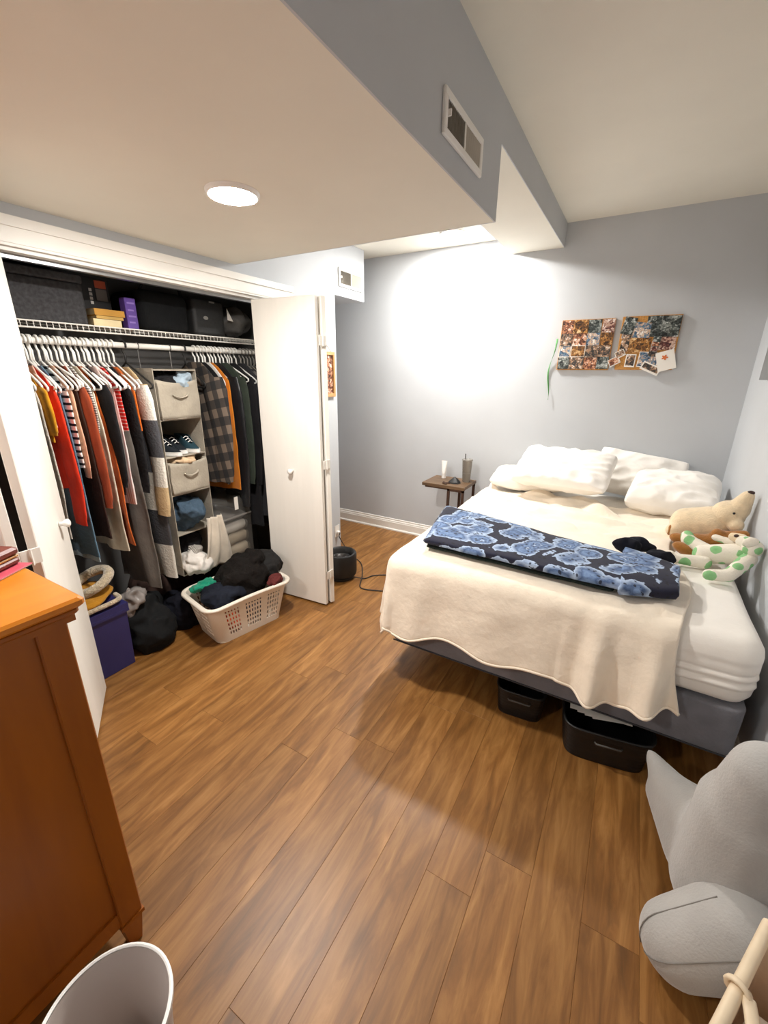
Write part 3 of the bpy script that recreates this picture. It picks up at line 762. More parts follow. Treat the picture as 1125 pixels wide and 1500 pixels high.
build('cap', B().lathe([(0.0195, 0.0), (0.0195, 0.028), (0.017, 0.03)], (-1.375, 3.43, 0.6626), 20), M_whitep, parent=bt, smooth=True)
pc = thing('pouch', 'small black cloth pouch crumpled on the side table', 'pouch', (-1.24, 3.30, 0.662))
build('cloth', B().lathe([(0.055, 0), (0.050, 0.012), (0.025, 0.035), (0.006, 0.05), (0.001, 0.052)], (-1.225, 3.31, 0.6626), 9), M_black, parent=pc)
build('strap', B().tube([(-1.25, 3.26, 0.668), (-1.29, 3.245, 0.670), (-1.31, 3.27, 0.670), (-1.30, 3.23, 0.669), (-1.26, 3.215, 0.669)], 0.006, 7), M_bronze, parent=pc, smooth='all')

# ================================================================== PHOTO BOARDS
def photo_mat(i, pal, scale=34):
    m, nt, b = nmat('photo_print')
    tc = N(nt, 'ShaderNodeTexCoord'); ad = N(nt, 'ShaderNodeVectorMath', operation='ADD'); ad.inputs[1].default_value = (i*3.1, i*1.7, i*2.3)
    nt.links.new(tc.outputs['Object'], ad.inputs[0])
    v = N(nt, 'ShaderNodeTexVoronoi'); v.inputs['Scale'].default_value = scale; nt.links.new(ad.outputs[0], v.inputs['Vector'])
    n = N(nt, 'ShaderNodeTexNoise'); n.inputs['Scale'].default_value = scale*0.6; n.inputs['Detail'].default_value = 3; nt.links.new(ad.outputs[0], n.inputs['Vector'])
    v3 = N(nt, 'ShaderNodeTexVoronoi'); v3.inputs['Scale'].default_value = scale*3.2; nt.links.new(ad.outputs[0], v3.inputs['Vector'])
    mx0 = N(nt, 'ShaderNodeMix', data_type='RGBA'); mx0.inputs[0].default_value = 0.5
    nt.links.new(v.outputs['Color'], mx0.inputs[6]); nt.links.new(v3.outputs['Color'], mx0.inputs[7])
    mx = N(nt, 'ShaderNodeMix', data_type='RGBA'); mx.inputs[0].default_value = 0.3
    nt.links.new(mx0.outputs[2], mx.inputs[6]); nt.links.new(n.outputs['Color'], mx.inputs[7])
    r = ramp(nt, [(0.30+0.45*k/(len(pal)-1), hexc(c)) for k, c in enumerate(pal)]); nt.links.new(mx.outputs[2], r.inputs[0])
    nt.links.new(r.outputs[0], b.inputs['Base Color']); b.inputs['Roughness'].default_value = 0.35
    return m
PALS = [['#231a18', '#6b3a28', '#c98a63', '#efe2d4'], ['#1d2428', '#51463f', '#b58d6d', '#f2ece4'], ['#20160f', '#6b4522', '#b9803f', '#ead2a4'],
        ['#15191a', '#3d4543', '#8a8f8a', '#d7dcda'], ['#2a1518', '#6d3a36', '#c9a692', '#efe7e2'], ['#20304a', '#5f7f9a', '#c9a98c', '#f5f1ec']]
PM = [photo_mat(i, PALS[i]) for i in range(6)]
M_paper = plain('photo_paper', '#f3eee6', 0.5, 0.01)
YW = YF
def photo(parent, cx, cz, w_, h_, rot, mi, border=0.0, lift=0.003):
    y = YW-0.016-lift
    b = B().box(-w_/2, w_/2, -0.0006, 0.0006, -h_/2, h_/2)
    mtx = Matrix.Translation((cx, y, cz)) @ Matrix.Rotation(rot, 4, 'Y')
    b.xf(mtx); o = build('photo', b, M_paper if border else PM[mi % 6], parent=parent)
    if border:
        b2 = B().box(-w_/2+border, w_/2-border, -0.0012, -0.0007, -h_/2+border*1.6, h_/2-border).xf(mtx)
        build('print', b2, PM[mi % 6], parent=o)
    return o
def shear_board(b, k, cz):
    b.v = [(p[0]+k*(p[2]-cz), p[1], p[2]) for p in b.v]; return b
pb1 = thing('photo_board', 'cork board covered edge to edge with small photos, left of the pair', 'photo board', (-0.385, YW-0.008, 1.585))
build('cork_panel', B().box(-0.565, -0.215, YW-0.016, YW-0.0005, 1.582, 1.925, 0.002), M_cork, parent=pb1)
random.seed(5)
cols = [(-0.562, 0.078), (-0.482, 0.096), (-0.384, 0.086), (-0.296, 0.078)]
zs = [1.922, 1.834, 1.752, 1.672]
k = 0
for ci, (cx, cw) in enumerate(cols):
    for ri in range(4):
        h = 0.088 if ri == 0 else 0.082
        z = zs[ri]-h/2-(0.002*random.random())
        k += 1
        photo(pb1, cx+cw/2+random.uniform(-0.002, 0.002), max(z, 1.588+h/2), cw, h, random.uniform(-0.03, 0.03), [0, 1, 5, 3, 2, 0, 2, 1, 3, 5, 1, 0, 4, 2, 1, 3][k-1], 0.004 if k in (3, 7) else 0, 0.001+0.0015*(k % 3))
pb2 = thing('photo_board', 'cork board with overlapping photos and bare cork showing, right of the pair', 'photo board', (-0.01, YW-0.008, 1.585))
build('cork_panel', B().box(-0.175, 0.17, YW-0.016, YW-0.0005, 1.585, 1.93, 0.002), M_cork, parent=pb2)
for a in [(-0.075, 1.835, 0.17, 0.115, 0.15, 5, 0, .002), (-0.13, 1.87, 0.075, 0.11, 0.2, 3, 0, .0035), (0.085, 1.86, 0.165, 0.13, 0.02, 3, 0, .003), (0.02, 1.905, 0.09, 0.04, 0.0, 3, 0, .004),
          (-0.06, 1.745, 0.155, 0.095, 0.03, 2, 0, .004), (0.10, 1.755, 0.12, 0.085, -0.03, 4, 0, .0025), (-0.135, 1.76, 0.05, 0.11, 0.1, 1, 0, .0045),
          (-0.185, 1.64, 0.07, 0.05, -0.5, 0, 0.004, .005), (-0.155, 1.69, 0.06, 0.045, -0.5, 1, 0.004, .0055), (-0.085, 1.645, 0.062, 0.085, 0.04, 1, 0.006, .004),
          (0.02, 1.65, 0.12, 0.10, 0.08, 5, 0.004, .005), (0.045, 1.595, 0.12, 0.055, 0.42, 1, 0.008, .006)]:
    photo(pb2, a[0], a[1], a[2], a[3], a[4], a[5], a[6], a[7])
o = photo(pb2, 0.045, 1.735, 0.046, 0.13, 0.12, 3, 0.0001, 0.007); o.name = 'photo_strip'
for q in range(4):
    mtx = Matrix.Translation((0.045, YW-0.016-0.0085, 1.735)) @ Matrix.Rotation(0.12, 4, 'Y')
    build('print', B().box(-0.020, 0.020, -0.0003, 0.0003, -0.061+q*0.0315, -0.034+q*0.0315).xf(mtx), PM[[1, 4, 0, 3][q]], parent=o)
card = photo(pb2, 0.125, 1.645, 0.105, 0.125, -0.28, 1, 0.0001, 0.009); card.name = 'card'
for ch in [c for c in C.objects if c.parent == card]: bpy.data.objects.remove(ch)
build('leaf_print', B().prism([(0.02*math.cos(a)*(0.75+0.25*math.cos(5*a))+0.115, 0.018*math.sin(a)*(0.75+0.25*math.cos(5*a))+1.665) for a in [2*PI*i/40 for i in range(40)]], YW-0.0272, YW-0.0258, 'y'), plain('orange_ink', '#d9733a', 0.6), parent=card)
rb = tag(build('ribbon', B().grid(2, 24, lambda u, v: Vector((-0.585+(u-0.5)*0.012*math.cos(v*5)-0.03*math.sin(v*2.6)+0.008*math.sin(v*9), YW-0.014-0.008*math.sin(v*7+u), 1.80-0.44*v))), cloth('green_ribbon', '#5f9a5c', 0.2), smooth='all', solid=0.0012), 'green ribbon hanging beside the left photo board', 'ribbon')
# small framed picture near the wall end
fp = thing('picture_frame', 'light wood framed picture on twine hung by the folded closet door', 'picture frame', (XL+0.01, 2.74, 1.36))
build('frame', B().box(XL+0.001, XL+0.022, 2.64, 2.87, 1.36, 1.385, 0.002).box(XL+0.001, XL+0.022, 2.64, 2.87, 1.675, 1.70, 0.002)
      .box(XL+0.001, XL+0.022, 2.64, 2.662, 1.384, 1.676, 0.002).box(XL+0.001, XL+0.022, 2.848, 2.87, 1.384, 1.676, 0.002), wood('light_wood', '#b98a55', '#d3a873', 0.5), parent=fp)
build('print', B().box(XL+0.001, XL+0.010, 2.662, 2.848, 1.385, 1.675), PM[0], parent=fp)
build('twine', B().tube([(XL+0.008, 2.84, 1.70), (XL+0.006, 2.755, 1.775), (XL+0.008, 2.67, 1.70)], 0.0016, 6), wood('twine', '#8a6a40', '#a88755'), parent=fp)
# outlet with plug
ol = thing('power_outlet', 'white outlet plate with a plug low on the wall end', 'outlet', (XL, 2.86, 0.13))
build('plate', B().box(XL+0.0005, XL+0.006, 2.825, 2.895, 0.13, 0.24, 0.002), M_whitep, parent=ol)
build('plug', B().box(XL+0.006, XL+0.03, 2.845, 2.875, 0.16, 0.185, 0.004), M_whitep, parent=ol)
# round black heater and its cord
ht = thing('space_heater', 'round black floor heater behind the folded closet door', 'heater', (-1.80, 2.44, 0))
hc = (-1.80, 2.44, 0.0)
build('base_ring', B().lathe([(0.095, 0.0), (0.10, 0.004), (0.10, 0.02), (0.09, 0.03)], hc, 36), M_black, parent=ht, smooth=True)
build('housing', B().lathe([(0.092, 0.03), (0.118, 0.04), (0.122, 0.06), (0.122, 0.20), (0.116, 0.214), (0.104, 0.216), (0.092, 0.206), (0.080, 0.170), (0.06, 0.160)], hc, 40, True, False), M_black, parent=ht, smooth=True)
build('core', B().lathe([(0.059, 0.150), (0.057, 0.178), (0.040, 0.186), (0.030, 0.176), (0.002, 0.172)], hc, 30, False, True), plain('dark_grille', '#3a3634', 0.4, metal=0.5), parent=ht, smooth=True)
def spl(pts, n=10):
    out = []; P = [Vector(p) for p in pts]; P = [P[0]*2-P[1]]+P+[P[-1]*2-P[-2]]
    for i in range(1, len(P)-2):
        for k in range(n):
            t_ = k/n; a, b_, c, d = P[i-1:i+3]
            out.append(0.5*((2*b_)+(c-a)*t_+(2*a-5*b_+4*c-d)*t_*t_+(3*b_-a-3*c+d)*t_**3))
    out.append(P[-2]); return out
(build('cord', B().tube(spl([(-1.674, 2.44, 0.03), (-1.62, 2.50, 0.006), (-1.58, 2.585, 0.006), (-1.45, 2.66, 0.006), (-1.34, 2.60, 0.006), (-1.33, 2.45, 0.006), (-1.45, 2.38, 0.006), (-1.565, 2.36, 0.006), (-1.63, 2.47, 0.012), (-1.675, 2.55, 0.006), (-1.80, 2.72, 0.006), (-2.0, 2.84, 0.006), (-2.118, 2.86, 0.12), (-2.117, 2.86, 0.172)]), 0.0042, 7), M_black, parent=ht, smooth='all'))

# ================================================================== DRESSER
dr = thing('dresser', 'tall orange pine dresser filling the left foreground', 'dresser', (-1.45, 0.10, 0))
DX0, DX1, DY0, DY1 = -1.93, -0.962, -0.13, 0.328
def topprof(b, ins, z0, z1): b.box(DX0-0.0+ins-0.03, DX1+0.03-ins, DY0-0.03+ins, DY1+0.03-ins, z0, z1, 0.006)
tb = B(); topprof(tb, 0.0, 1.078, 1.100); build('top', tb, M_pine_lit, parent=dr)
tb = B(); topprof(tb, 0.010, 1.060, 1.079); build('moulding', tb, M_pine, parent=dr)
tb = B().prism([(DX0-0.012, DY0-0.012), (DX1+0.012, DY0-0.012), (DX1+0.012, DY1+0.012), (DX0-0.012, DY1+0.012)], 1.046, 1.061); build('moulding', tb, M_pine, parent=dr)
for sx in (0, 1):
    x0, x1 = (DX1-0.022, DX1) if sx else (DX0, DX0+0.022)
    xi0, xi1 = (DX1-0.030, DX1-0.010) if sx else (DX0+0.010, DX0+0.030)
    build('side_panel', B().box(xi0, xi1, DY0+0.05, DY1-0.055, 0.14, 1.046), M_pine, parent=dr)
    for ya, yb in ((DY0, DY0+0.052), (DY1-0.057, DY1)):
        # post tapering to a turned foot
        xa, xb = (x1-0.055, x1) if sx else (x0, x0+0.055)
        p = B().box(xa, xb, ya, yb, 0.115, 1.046, 0.003)
        cx, cy = (xa+xb)/2, (ya+yb)/2
        p.prism([(cx-0.031, cy-0.031), (cx+0.031, cy-0.031), (cx+0.031, cy+0.031), (cx-0.031, cy+0.031)], 0.105, 0.118)
        vs = []
        for z, h in ((0.105, 0.026), (0.0, 0.015)): vs += [(cx-h, cy-h, z), (cx+h, cy-h, z), (cx+h, cy+h, z), (cx-h, cy+h, z)]
        p.add(vs, [(3, 2, 1, 0), (4, 5, 6, 7), (0, 1, 5, 4), (1, 2, 6, 5), (2, 3, 7, 6), (3, 0, 4, 7)])
        build('leg', p, M_pine, parent=dr)
    build('side_rail', B().box(xi0, xi1+0.006 if sx else xi1, DY0+0.05, DY1-0.055, 0.12, 0.17), M_pine, parent=dr)
build('back_panel', B().box(DX0+0.05, DX1-0.05, DY1-0.02, DY1-0.008, 0.14, 1.046), M_pine, parent=dr)
build('bottom_panel', B().box(DX0+0.03, DX1-0.03, DY0+0.03, DY1-0.02, 0.14, 0.155), M_pine, parent=dr)
for k in range(4):
    z0 = 0.165+k*0.22
    d = build('drawer', B().box(DX0+0.06, DX1-0.06, DY0-0.012, DY0+0.02, z0, z0+0.205, 0.004), M_pine, parent=dr)
    for kx in (-1.68, -1.21):
        build('drawer_knob', B().tube([(kx, DY0-0.0125, z0+0.10), (kx, DY0-0.03, z0+0.10), (kx, DY0-0.04, z0+0.10)], [0.008, 0.010, 0.016], 14), M_pine, parent=d, smooth=True)
# things on the dresser
M_leather = plain('brown_leather', '#6e2f22', 0.45, 0.08, 12, 0.2, 90)
wl1 = thing('wallet', 'reddish brown leather wallet stacked at the dresser edge', 'wallet', (-1.30, 0.26, 1.104))
def rotbox(c, sx, sy, z0, z1, ang, bev=0.006):
    return B().box(-sx/2, sx/2, -sy/2, sy/2, z0, z1, bev).xf(Matrix.Translation((c[0], c[1], 0)) @ Matrix.Rotation(ang, 4, 'Z'))
build('lower_flap', rotbox((-1.285, 0.265), 0.20, 0.11, 1.1045, 1.122, R(28)), M_leather, parent=wl1)
build('bill_layer', rotbox((-1.285, 0.265), 0.195, 0.105, 1.1221, 1.127, R(28), 0.001), wood('tan_edge', '#a8742c', '#c08a3a'), parent=wl1)
build('upper_flap', rotbox((-1.287, 0.267), 0.20, 0.11, 1.1271, 1.147, R(28)), M_leather, parent=wl1)
nb = thing('notebook', 'pink covered notebook under the leather wallet', 'notebook', (-1.22, 0.25, 1.1005))
build('pages', rotbox((-1.275, 0.262), 0.235, 0.12, 1.1005, 1.1035, R(28), 0.0005), M_paper, parent=nb)
build('cover', rotbox((-1.275, 0.262), 0.238, 0.123, 1.10355, 1.1044, R(28), 0.0002), plain('pink_cover', '#d8586a', 0.5), parent=nb)

# ================================================================== WASTE BIN
wb = thing('waste_bin', 'round off-white waste bin at the foot of the dresser', 'waste bin', (-0.715, 0.14, 0))
wc = (-0.715, 0.135, 0)
M_bin = plain('bin_plastic', '#bdb2ac', 0.5, 0.02, 6)
build('bin_body', B().lathe([(0.088, 0.0), (0.092, 0.004), (0.117, 0.293), (0.121, 0.293), (0.124, 0.298), (0.122, 0.303), (0.116, 0.303), (0.112, 0.292), (0.087, 0.008), (0.002, 0.006)], wc, 56, True, False), M_bin, parent=wb, smooth=True)
build('rim', B().lathe([(0.1165, 0.3035), (0.1225, 0.3035), (0.1235, 0.307), (0.119, 0.309), (0.116, 0.307)], wc, 56, False, False), M_whitep, parent=wb, smooth=True)
ts = tag(build('tissue', crumple_ball((-0.675, 0.150, 0.115), (0.035, 0.035, 0.045), 6, 0.4, 16), M_paper, smooth='all'), 'crumpled white tissue inside the waste bin', 'tissue')
tag(build('tissue', crumple_ball((-0.735, 0.125, 0.050), (0.045, 0.045, 0.030), 16, 0.4, 16), M_paper, smooth='all'), 'pale crumpled paper at the bottom of the waste bin', 'tissue')

# ================================================================== HAMPER (bottom right)
M_cream = plain('cream_wood_rod', '#e0cdb0', 0.5, 0.03, 20)
hp = thing('laundry_hamper', 'cream rod framed cloth hamper in the bottom right corner', 'hamper', (0.45, 0.70, 0))
d = Vector((0.40-0.311, 0.833-0.649, 0)).normalized(); nrm = Vector((d.y, -d.x, 0)); p0 = Vector((0.334, 0.711, 0.5))
a0, a1 = p0-d*0.24, p0+d*0.17; wd = 0.16
c4 = [a0, a1, a1+nrm*wd, a0+nrm*wd]
for i in range(4):
    p, q = c4[i], c4[(i+1) % 4]
    build('top_rod', B().tube([p, q], 0.011, 12), M_cream, parent=hp, smooth=True)
for i in range(4):
    p = c4[i]; build('leg', B().tube([Vector((p.x, p.y, 0.0)), Vector((p.x, p.y, 0.488))], 0.010, 12), M_cream, parent=hp, smooth=True)
M_canvas = cloth('cream_canvas', '#ddc9b3', 0.5, 30)
cen = (c4[0]+c4[2])/2
def bagf(u, v):
    k = u*4; i = int(k) % 4; t_ = k-int(k); p = c4[i].lerp(c4[(i+1) % 4], t_)
    q = cen+(p-cen)*(0.93-0.06*math.sin(v*PI)); q.z = 0.50-0.012-0.40*v
    q += (p-cen).normalized()*0.008*nn((q.x, q.y, q.z), 14, 3)
    return q
build('bag', B().grid(64, 20, bagf, True), M_canvas, parent=hp, smooth='all', solid=0.002)
kn = p0+Vector((0, 0, 0))
lp = []
for i in range(13):
    a = 2*PI*i/12; lp.append(kn+nrm*(0.016*math.cos(a))+Vector((0, 0, 0.016*math.sin(a)))+d*(0.010*i/12))
build('strap', B().tube(lp, 0.008, 8, flat=0.6).tube(spl([kn+nrm*0.016+Vector((0, 0, 0.004)), kn+nrm*0.035-d*0.04, kn+nrm*0.06-d*0.10+Vector((0, 0, -0.03)), kn+nrm*0.08-d*0.17+Vector((0, 0, -0.06))]), 0.011, 8, flat=0.5), M_cream, parent=hp, smooth='all')
tag(build('towel', crumple_ball((cen.x, cen.y, 0.40), (0.045, 0.10, 0.05), 9, 0.25, 12), cloth('white_towel', '#e9e2da', 0.6, 40), smooth='all'), 'crumpled white towel inside the cream hamper', 'towel')

# ================================================================== BINS UNDER THE BED
M_binb = plain('black_ribbed_plastic', '#141415', 0.45, 0.05, 20)
def storage_bin(label, c, sx, sy, h, ang):
    t = thing('storage_bin', label, 'storage bin', (c[0], c[1], 0), 'black bins under the bed', 0)
    mtx = Matrix.Translation((c[0], c[1], 0)) @ Matrix.Rotation(ang, 4, 'Z'); b = B()
    def f(u, v):
        a = 2*PI*u; e = 0.35; ca, sa = math.cos(a), math.sin(a)
        k = 0.90+0.10*v
        x = sx/2*k*math.copysign(abs(ca)**e, ca); y = sy/2*k*math.copysign(abs(sa)**e, sa)
        r_ = 1+(0.008 if int(v*24) % 3 == 0 else 0)
        return Vector((x*r_, y*r_, 0.002+h*v))
    b.grid(72, 24, f, True).prism([(f(i/40, 0).x, f(i/40, 0).y) for i in range(40)], 0.0015, 0.006)
    build('bin_body', b.xf(mtx), M_binb, parent=t, smooth=True, solid=0.004)
    build('rim', B().tube([f(i/48, 1)*1.0 for i in range(48)], 0.006, 8, True).xf(mtx), M_binb, parent=t, smooth='all')
    build('handle', B().tube([(-0.05, -sy/2*0.99-0.004, h*0.76), (-0.045, -sy/2-0.012, h*0.76), (0.045, -sy/2-0.012, h*0.76), (0.05, -sy/2*0.99-0.004, h*0.76)], 0.004, 8).xf(mtx), plain('dark_grey', '#4d4b48', 0.5), parent=t, smooth='all')
    return t, mtx
storage_bin('black ribbed storage bin with papers, partly out from under the bed', (0.11, 1.765), 0.34, 0.32, 0.155, R(9))
storage_bin('smaller black storage bin further back under the bed', (-0.25, 1.83), 0.22, 0.30, 0.14, R(5))
pp = thing('paper_stack', 'stack of white papers on top of the black bin under the bed', 'papers', (0.09, 1.70, 0.168))
for k in range(4):
    build('sheet', rotbox((0.09+0.012*k, 1.735-0.004*k), 0.24-0.03*k, 0.07, 0.1635+0.0016*k, 0.1645+0.0016*k, R(5+4*k), 0.0004), M_paper, parent=pp)
# ================================================================== CLOSET: shelf, rod, hangers
M_wire = plain('white_wire', '#e6e2da', 0.45, 0.01)
sh = thing('wire_shelf', 'white wire shelf running across the top of the closet', 'shelf', (-2.6, 1.35, 1.73))
SX0, SX1, SY0, SY1, SZ = -2.775, -2.40, 0.205, 2.495, 1.757
for z in (SZ, SZ-0.028): build('front_rail', B().tube([(SX1, SY0, z), (SX1, SY1, z)], 0.0035, 8), M_wire, parent=sh, smooth=True)
for xx in (-2.77, -2.65, -2.52): build('cross_rail', B().tube([(xx, SY0, SZ-0.004), (xx, SY1, SZ-0.004)], 0.003, 6), M_wire, parent=sh)
b = B(); y = SY0+0.01
while y < SY1:
    b.tube([(SX0, y, SZ), (SX1, y, SZ), (SX1+0.001, y, SZ-0.028)], 0.0016, 5); y += 0.0255
build('wires', b, M_wire, parent=sh, kind='stuff')
for yy in (0.78, 2.46): build('bracket', B().box(-2.42, -2.405, yy-0.008, yy+0.008, 1.69, 1.727).tube([(-2.41, yy, 1.70), (-2.77, yy, 1.50)], 0.006, 6), M_wire, parent=sh)
RX, RZ = -2.42, 1.675
rod = thing('closet_rod', 'white closet rod the hangers hang from', 'rod', (RX, 1.35, RZ-0.016))
build('rod_tube', B().tube([(RX, 0.206, RZ), (RX, 2.494, RZ)], 0.0145, 16), M_wire, parent=rod, smooth=True)
M_hang = plain('white_hanger_plastic', '#efede8', 0.35, 0.01)
M_hangb = plain('black_hanger', '#1e1d1c', 0.6, 0.05)
def hanger_mesh(r=0.0050, w_=0.195):
    pts = []; hr = 0.0145+r+0.001
    for i in range(12):
        a = R(-35+235*i/11); pts.append((hr*math.cos(a), 0, hr*math.sin(a)))
    pts += [(-0.012, 0, -0.032), (0, 0, -0.045), (0, 0, -0.085), (-0.02, 0, -0.10), (-w_*0.9, 0, -0.188), (-w_, 0, -0.202), (-w_*0.985, 0, -0.214), (-w_*0.9, 0, -0.218),
            (w_*0.9, 0, -0.218), (w_*0.985, 0, -0.214), (w_, 0, -0.202), (w_*0.9, 0, -0.188), (0.02, 0, -0.10), (0, 0, -0.088)]
    return B().tube(pts, r, 7)
hm = {}
def hanger(y, yaw, mat, label, group, roll=0.0, w_=0.195, x=RX):
    key = (mat.name, w_)
    if key not in hm:
        o = build('clothes_hanger', hanger_mesh(w_=w_), mat, smooth='all', local=True, loc=(0, 0, 0)); hm[key] = o
    else:
        o = hm[key].copy(); C.objects.link(o)
    o.location = (x, y, RZ); o.rotation_euler = (0, roll, yaw)
    return tag(o, label, 'hanger', group)
random.seed(3)
LW = 'white plastic hanger crowded at the left end of the closet rod'
for i in range(20):
    hanger(0.862+i*0.0238, 0, M_hang, LW, 'white hangers on the left of the rod', R(random.uniform(-3, 3)), random.choice([0.195, 0.195, 0.185]))
for i in range(6):
    hanger(0.95+i*0.0595, R(random.uniform(-14, 14)), M_hang, LW, 'white hangers on the left of the rod', R(random.uniform(-6, 6)), 0.185)
for i in range(13):
    hanger(1.805+i*0.0265+random.uniform(-0.004, 0.004), R(random.uniform(-3, 3)), M_hang, 'white plastic hanger on the right half of the closet rod', 'white hangers on the right of the rod', R(random.uniform(-10, 4)), 0.155)
for i in range(5):
    hanger(2.17+i*0.03, R(random.uniform(-5, 5)), plain('grey_hanger', '#8c8781', 0.4) if i == 0 else bpy.data.materials['grey_hanger'], 'grey hanger at the far right end of the closet rod', 'grey hangers by the folded door', 0)
hanger(1.375, R(6), M_hangb, 'dark hanger holding the colour block cardigan', None, 0, 0.18)
hanger(1.735, R(-4), M_hangb, 'dark hanger holding the buffalo plaid overshirt', None, 0, 0.18)

# ---- garments
def gbody(y, zb, wt, wb, t, seed, zt, fold, neck=0.055, x0=RX, ns=36, nv=30):
    def f(u, v):
        z = zt-(zt-zb)*v; dz = zt-z; a = neck+(wt-neck)*min(1, dz/0.115)**0.8
        if dz > 0.115: a = wt+(wb-wt)*((dz-0.115)/max(0.05, zt-zb-0.115))
        th_ = 2*PI*u; ca, sa = math.cos(th_), math.sin(th_)
        x = a*math.copysign(abs(ca)**0.8, ca)
        k = min(1, dz/0.25)
        yy = (0.007*(1-k)+t*k)*math.copysign(abs(sa)**0.7, sa)+fold*k*(math.sin(x*38+z*2)*0.6+nn((x*3, z*0.8, 0), 4, 1))
        zz = z+0.015*v*nn((x*4, 0, 0), 3, seed+4)
        return Vector((x0+x+0.006*k*nn((0, z*2, 0), 5, seed), y+yy, zz))
    return B().grid(ns, nv, f, True)
def gsleeve(y, zs, wt, sgn, seed, zt, rw=0.062, cuff=0.038, th_=0.42, x0=RX, out=0.018, yoff=0.0):
    z0 = zt-0.085
    def f(u, v):
        a = 2*PI*u; z = z0-(z0-zs)*v
        cx = x0+sgn*(wt-0.035+out*math.sin(v*PI*0.9)+0.01*v); r_ = rw*(1-v)+cuff*v
        if v < 0.1: r_ *= 0.6+4*v
        if v > 0.95: r_ *= 0.9
        w1 = 0.006*nn((math.cos(a)*0.5, z*2.2, math.sin(a)*0.5), 4, seed)
        return Vector((cx+(r_+w1)*math.cos(a), y+yoff+(r_*th_+w1*0.4)*math.sin(a)+0.010*nn((0, z, 0), 3, 2), z))
    return B().grid(18, 26, f, True)
def garment(name, label, cat, y, mat, zb, wt=0.175, wb=0.185, t=0.010, seed=0, zt=1.565, fold=0.008, sleeve=None, smat=None, rw=0.062, cuff=0.04, neck=0.055, sth=0.17, extra=None, group=None, x0=RX):
    e = thing(name, label, cat, (x0, y, 0), group)
    build('body', gbody(y, zb, wt, wb, t, seed, zt, fold, neck, x0), mat, parent=e, smooth='all')
    if sleeve:
        for sgn in (1, -1):
            build('sleeve', gsleeve(y, sleeve, wt, sgn, seed+sgn, zt, rw, cuff, sth, x0), smat or mat, parent=e, smooth='all')
    if extra: extra(e)
    return e
c_ = cloth
garment('cardigan', 'long pale grey cardigan at the far left of the closet rod', 'cardigan', 0.862, c_('pale_knit', '#c9c2b6', 0.8, 60), 0.77, seed=1, sleeve=0.80, wb=0.19)
garment('blouse', 'mustard yellow blouse hanging at the left end', 'blouse', 0.886, c_('mustard', '#c88d1c', 0.6), 1.24, seed=2, sleeve=1.27, rw=0.08, cuff=0.085)
garment('top', 'blush and red floral strappy top beside the mustard blouse', 'top', 0.910, c_('blush', '#e2b09c', 0.4), 1.30, wt=0.14, seed=3, neck=0.09)
garment('sweater', 'bright red orange sweater with a long puffed sleeve', 'sweater', 0.933, c_('red_orange', '#e2361a', 0.5), 1.0, seed=4, sleeve=0.825, rw=0.07, cuff=0.06)
garment('denim_jacket', 'faded blue denim jacket with a frayed hem below the red sweater', 'jacket', 0.957, c_('denim', '#5f7d92', 0.6, 60), 0.64, seed=5, wb=0.20,
        extra=lambda e: build('frayed_hem', gbody(0.957, 0.615, 0.20, 0.205, 0.013, 5, 0.645, 0.012, 0.20), c_('frayed_denim', '#b9cbd4', 1.0, 150), parent=e, smooth='all'))
garment('striped_shirt', 'black and white broad striped top beside the red sweater', 'top', 0.981, stripes('bw_stripe', '#efece6', '#1d1a1c', 32, 0.62), 1.10, seed=6, sleeve=1.165, rw=0.05, cuff=0.036)
garment('top', 'peach long sleeved top showing below the broad stripes', 'top', 1.005, c_('peach', '#e8b596', 0.4), 1.10, seed=7, sleeve=1.045, rw=0.04, cuff=0.03)
garment('dress', 'dark brown dress behind the red sweater sleeve', 'dress', 1.029, c_('dark_brown', '#3a2a25', 0.5), 0.72, seed=8, wb=0.21)
garment('shirt', 'rust brown overshirt with a wide flat sleeve', 'shirt', 1.052, c_('rust', '#a24a2a', 0.4, 16), 0.95, seed=9, sleeve=0.885, rw=0.088, cuff=0.08)
garment('striped_shirt', 'fine grey and white striped shirt', 'shirt', 1.076, stripes('fine_stripe', '#ddd8d0', '#4e4a48', 90, 0.6), 1.24, seed=10, sleeve=1.26, rw=0.06, cuff=0.05)
garment('dress', 'long cream linen dress between the rust shirt and orange skirt', 'dress', 1.100, c_('cream_linen', '#ded3bd', 0.5), 0.62, seed=11, wb=0.205, fold=0.012)
garment('blouse', 'black loose blouse beside the fine striped shirt', 'blouse', 1.148, c_('black_cloth', '#201f21', 0.5), 0.93, seed=12, sleeve=0.97, rw=0.095, cuff=0.065)
garment('skirt', 'burnt orange ruffled dress hanging below the black blouse', 'dress', 1.124, c_('burnt_orange', '#b7581c', 0.7), 0.66, seed=13, wt=0.14, wb=0.245, fold=0.02)
garment('blouse', 'blush satin blouse with thin straps', 'blouse', 1.171, c_('blush_satin', '#e3c4bd', 0.3, 12, rough=0.4), 1.27, seed=14, neck=0.09, wt=0.165)
garment('top', 'small red bandana print top', 'top', 1.219, stripes('bandana_red', '#d2251c', '#e9c9c0', 55, 0.8), 1.25, seed=15, wt=0.18)
garment('striped_shirt', 'pink striped shirt hem showing under the black blouse', 'shirt', 1.195, stripes('pink_stripe', '#dba9a4', '#f0e2dc', 60, 0.5, 'X'), 0.86, seed=16, wb=0.18)
garment('cardigan', 'plain black long sleeved cardigan left of the colour blocks', 'cardigan', 1.267, c_('black_knit', '#242325', 0.6, 50), 0.95, seed=17, sleeve=0.91, rw=0.066, cuff=0.05)
garment('top', 'small bright orange top beside the plain black cardigan', 'top', 1.290, c_('orange', '#dd6a1d', 0.6), 1.25, seed=18, wt=0.185)
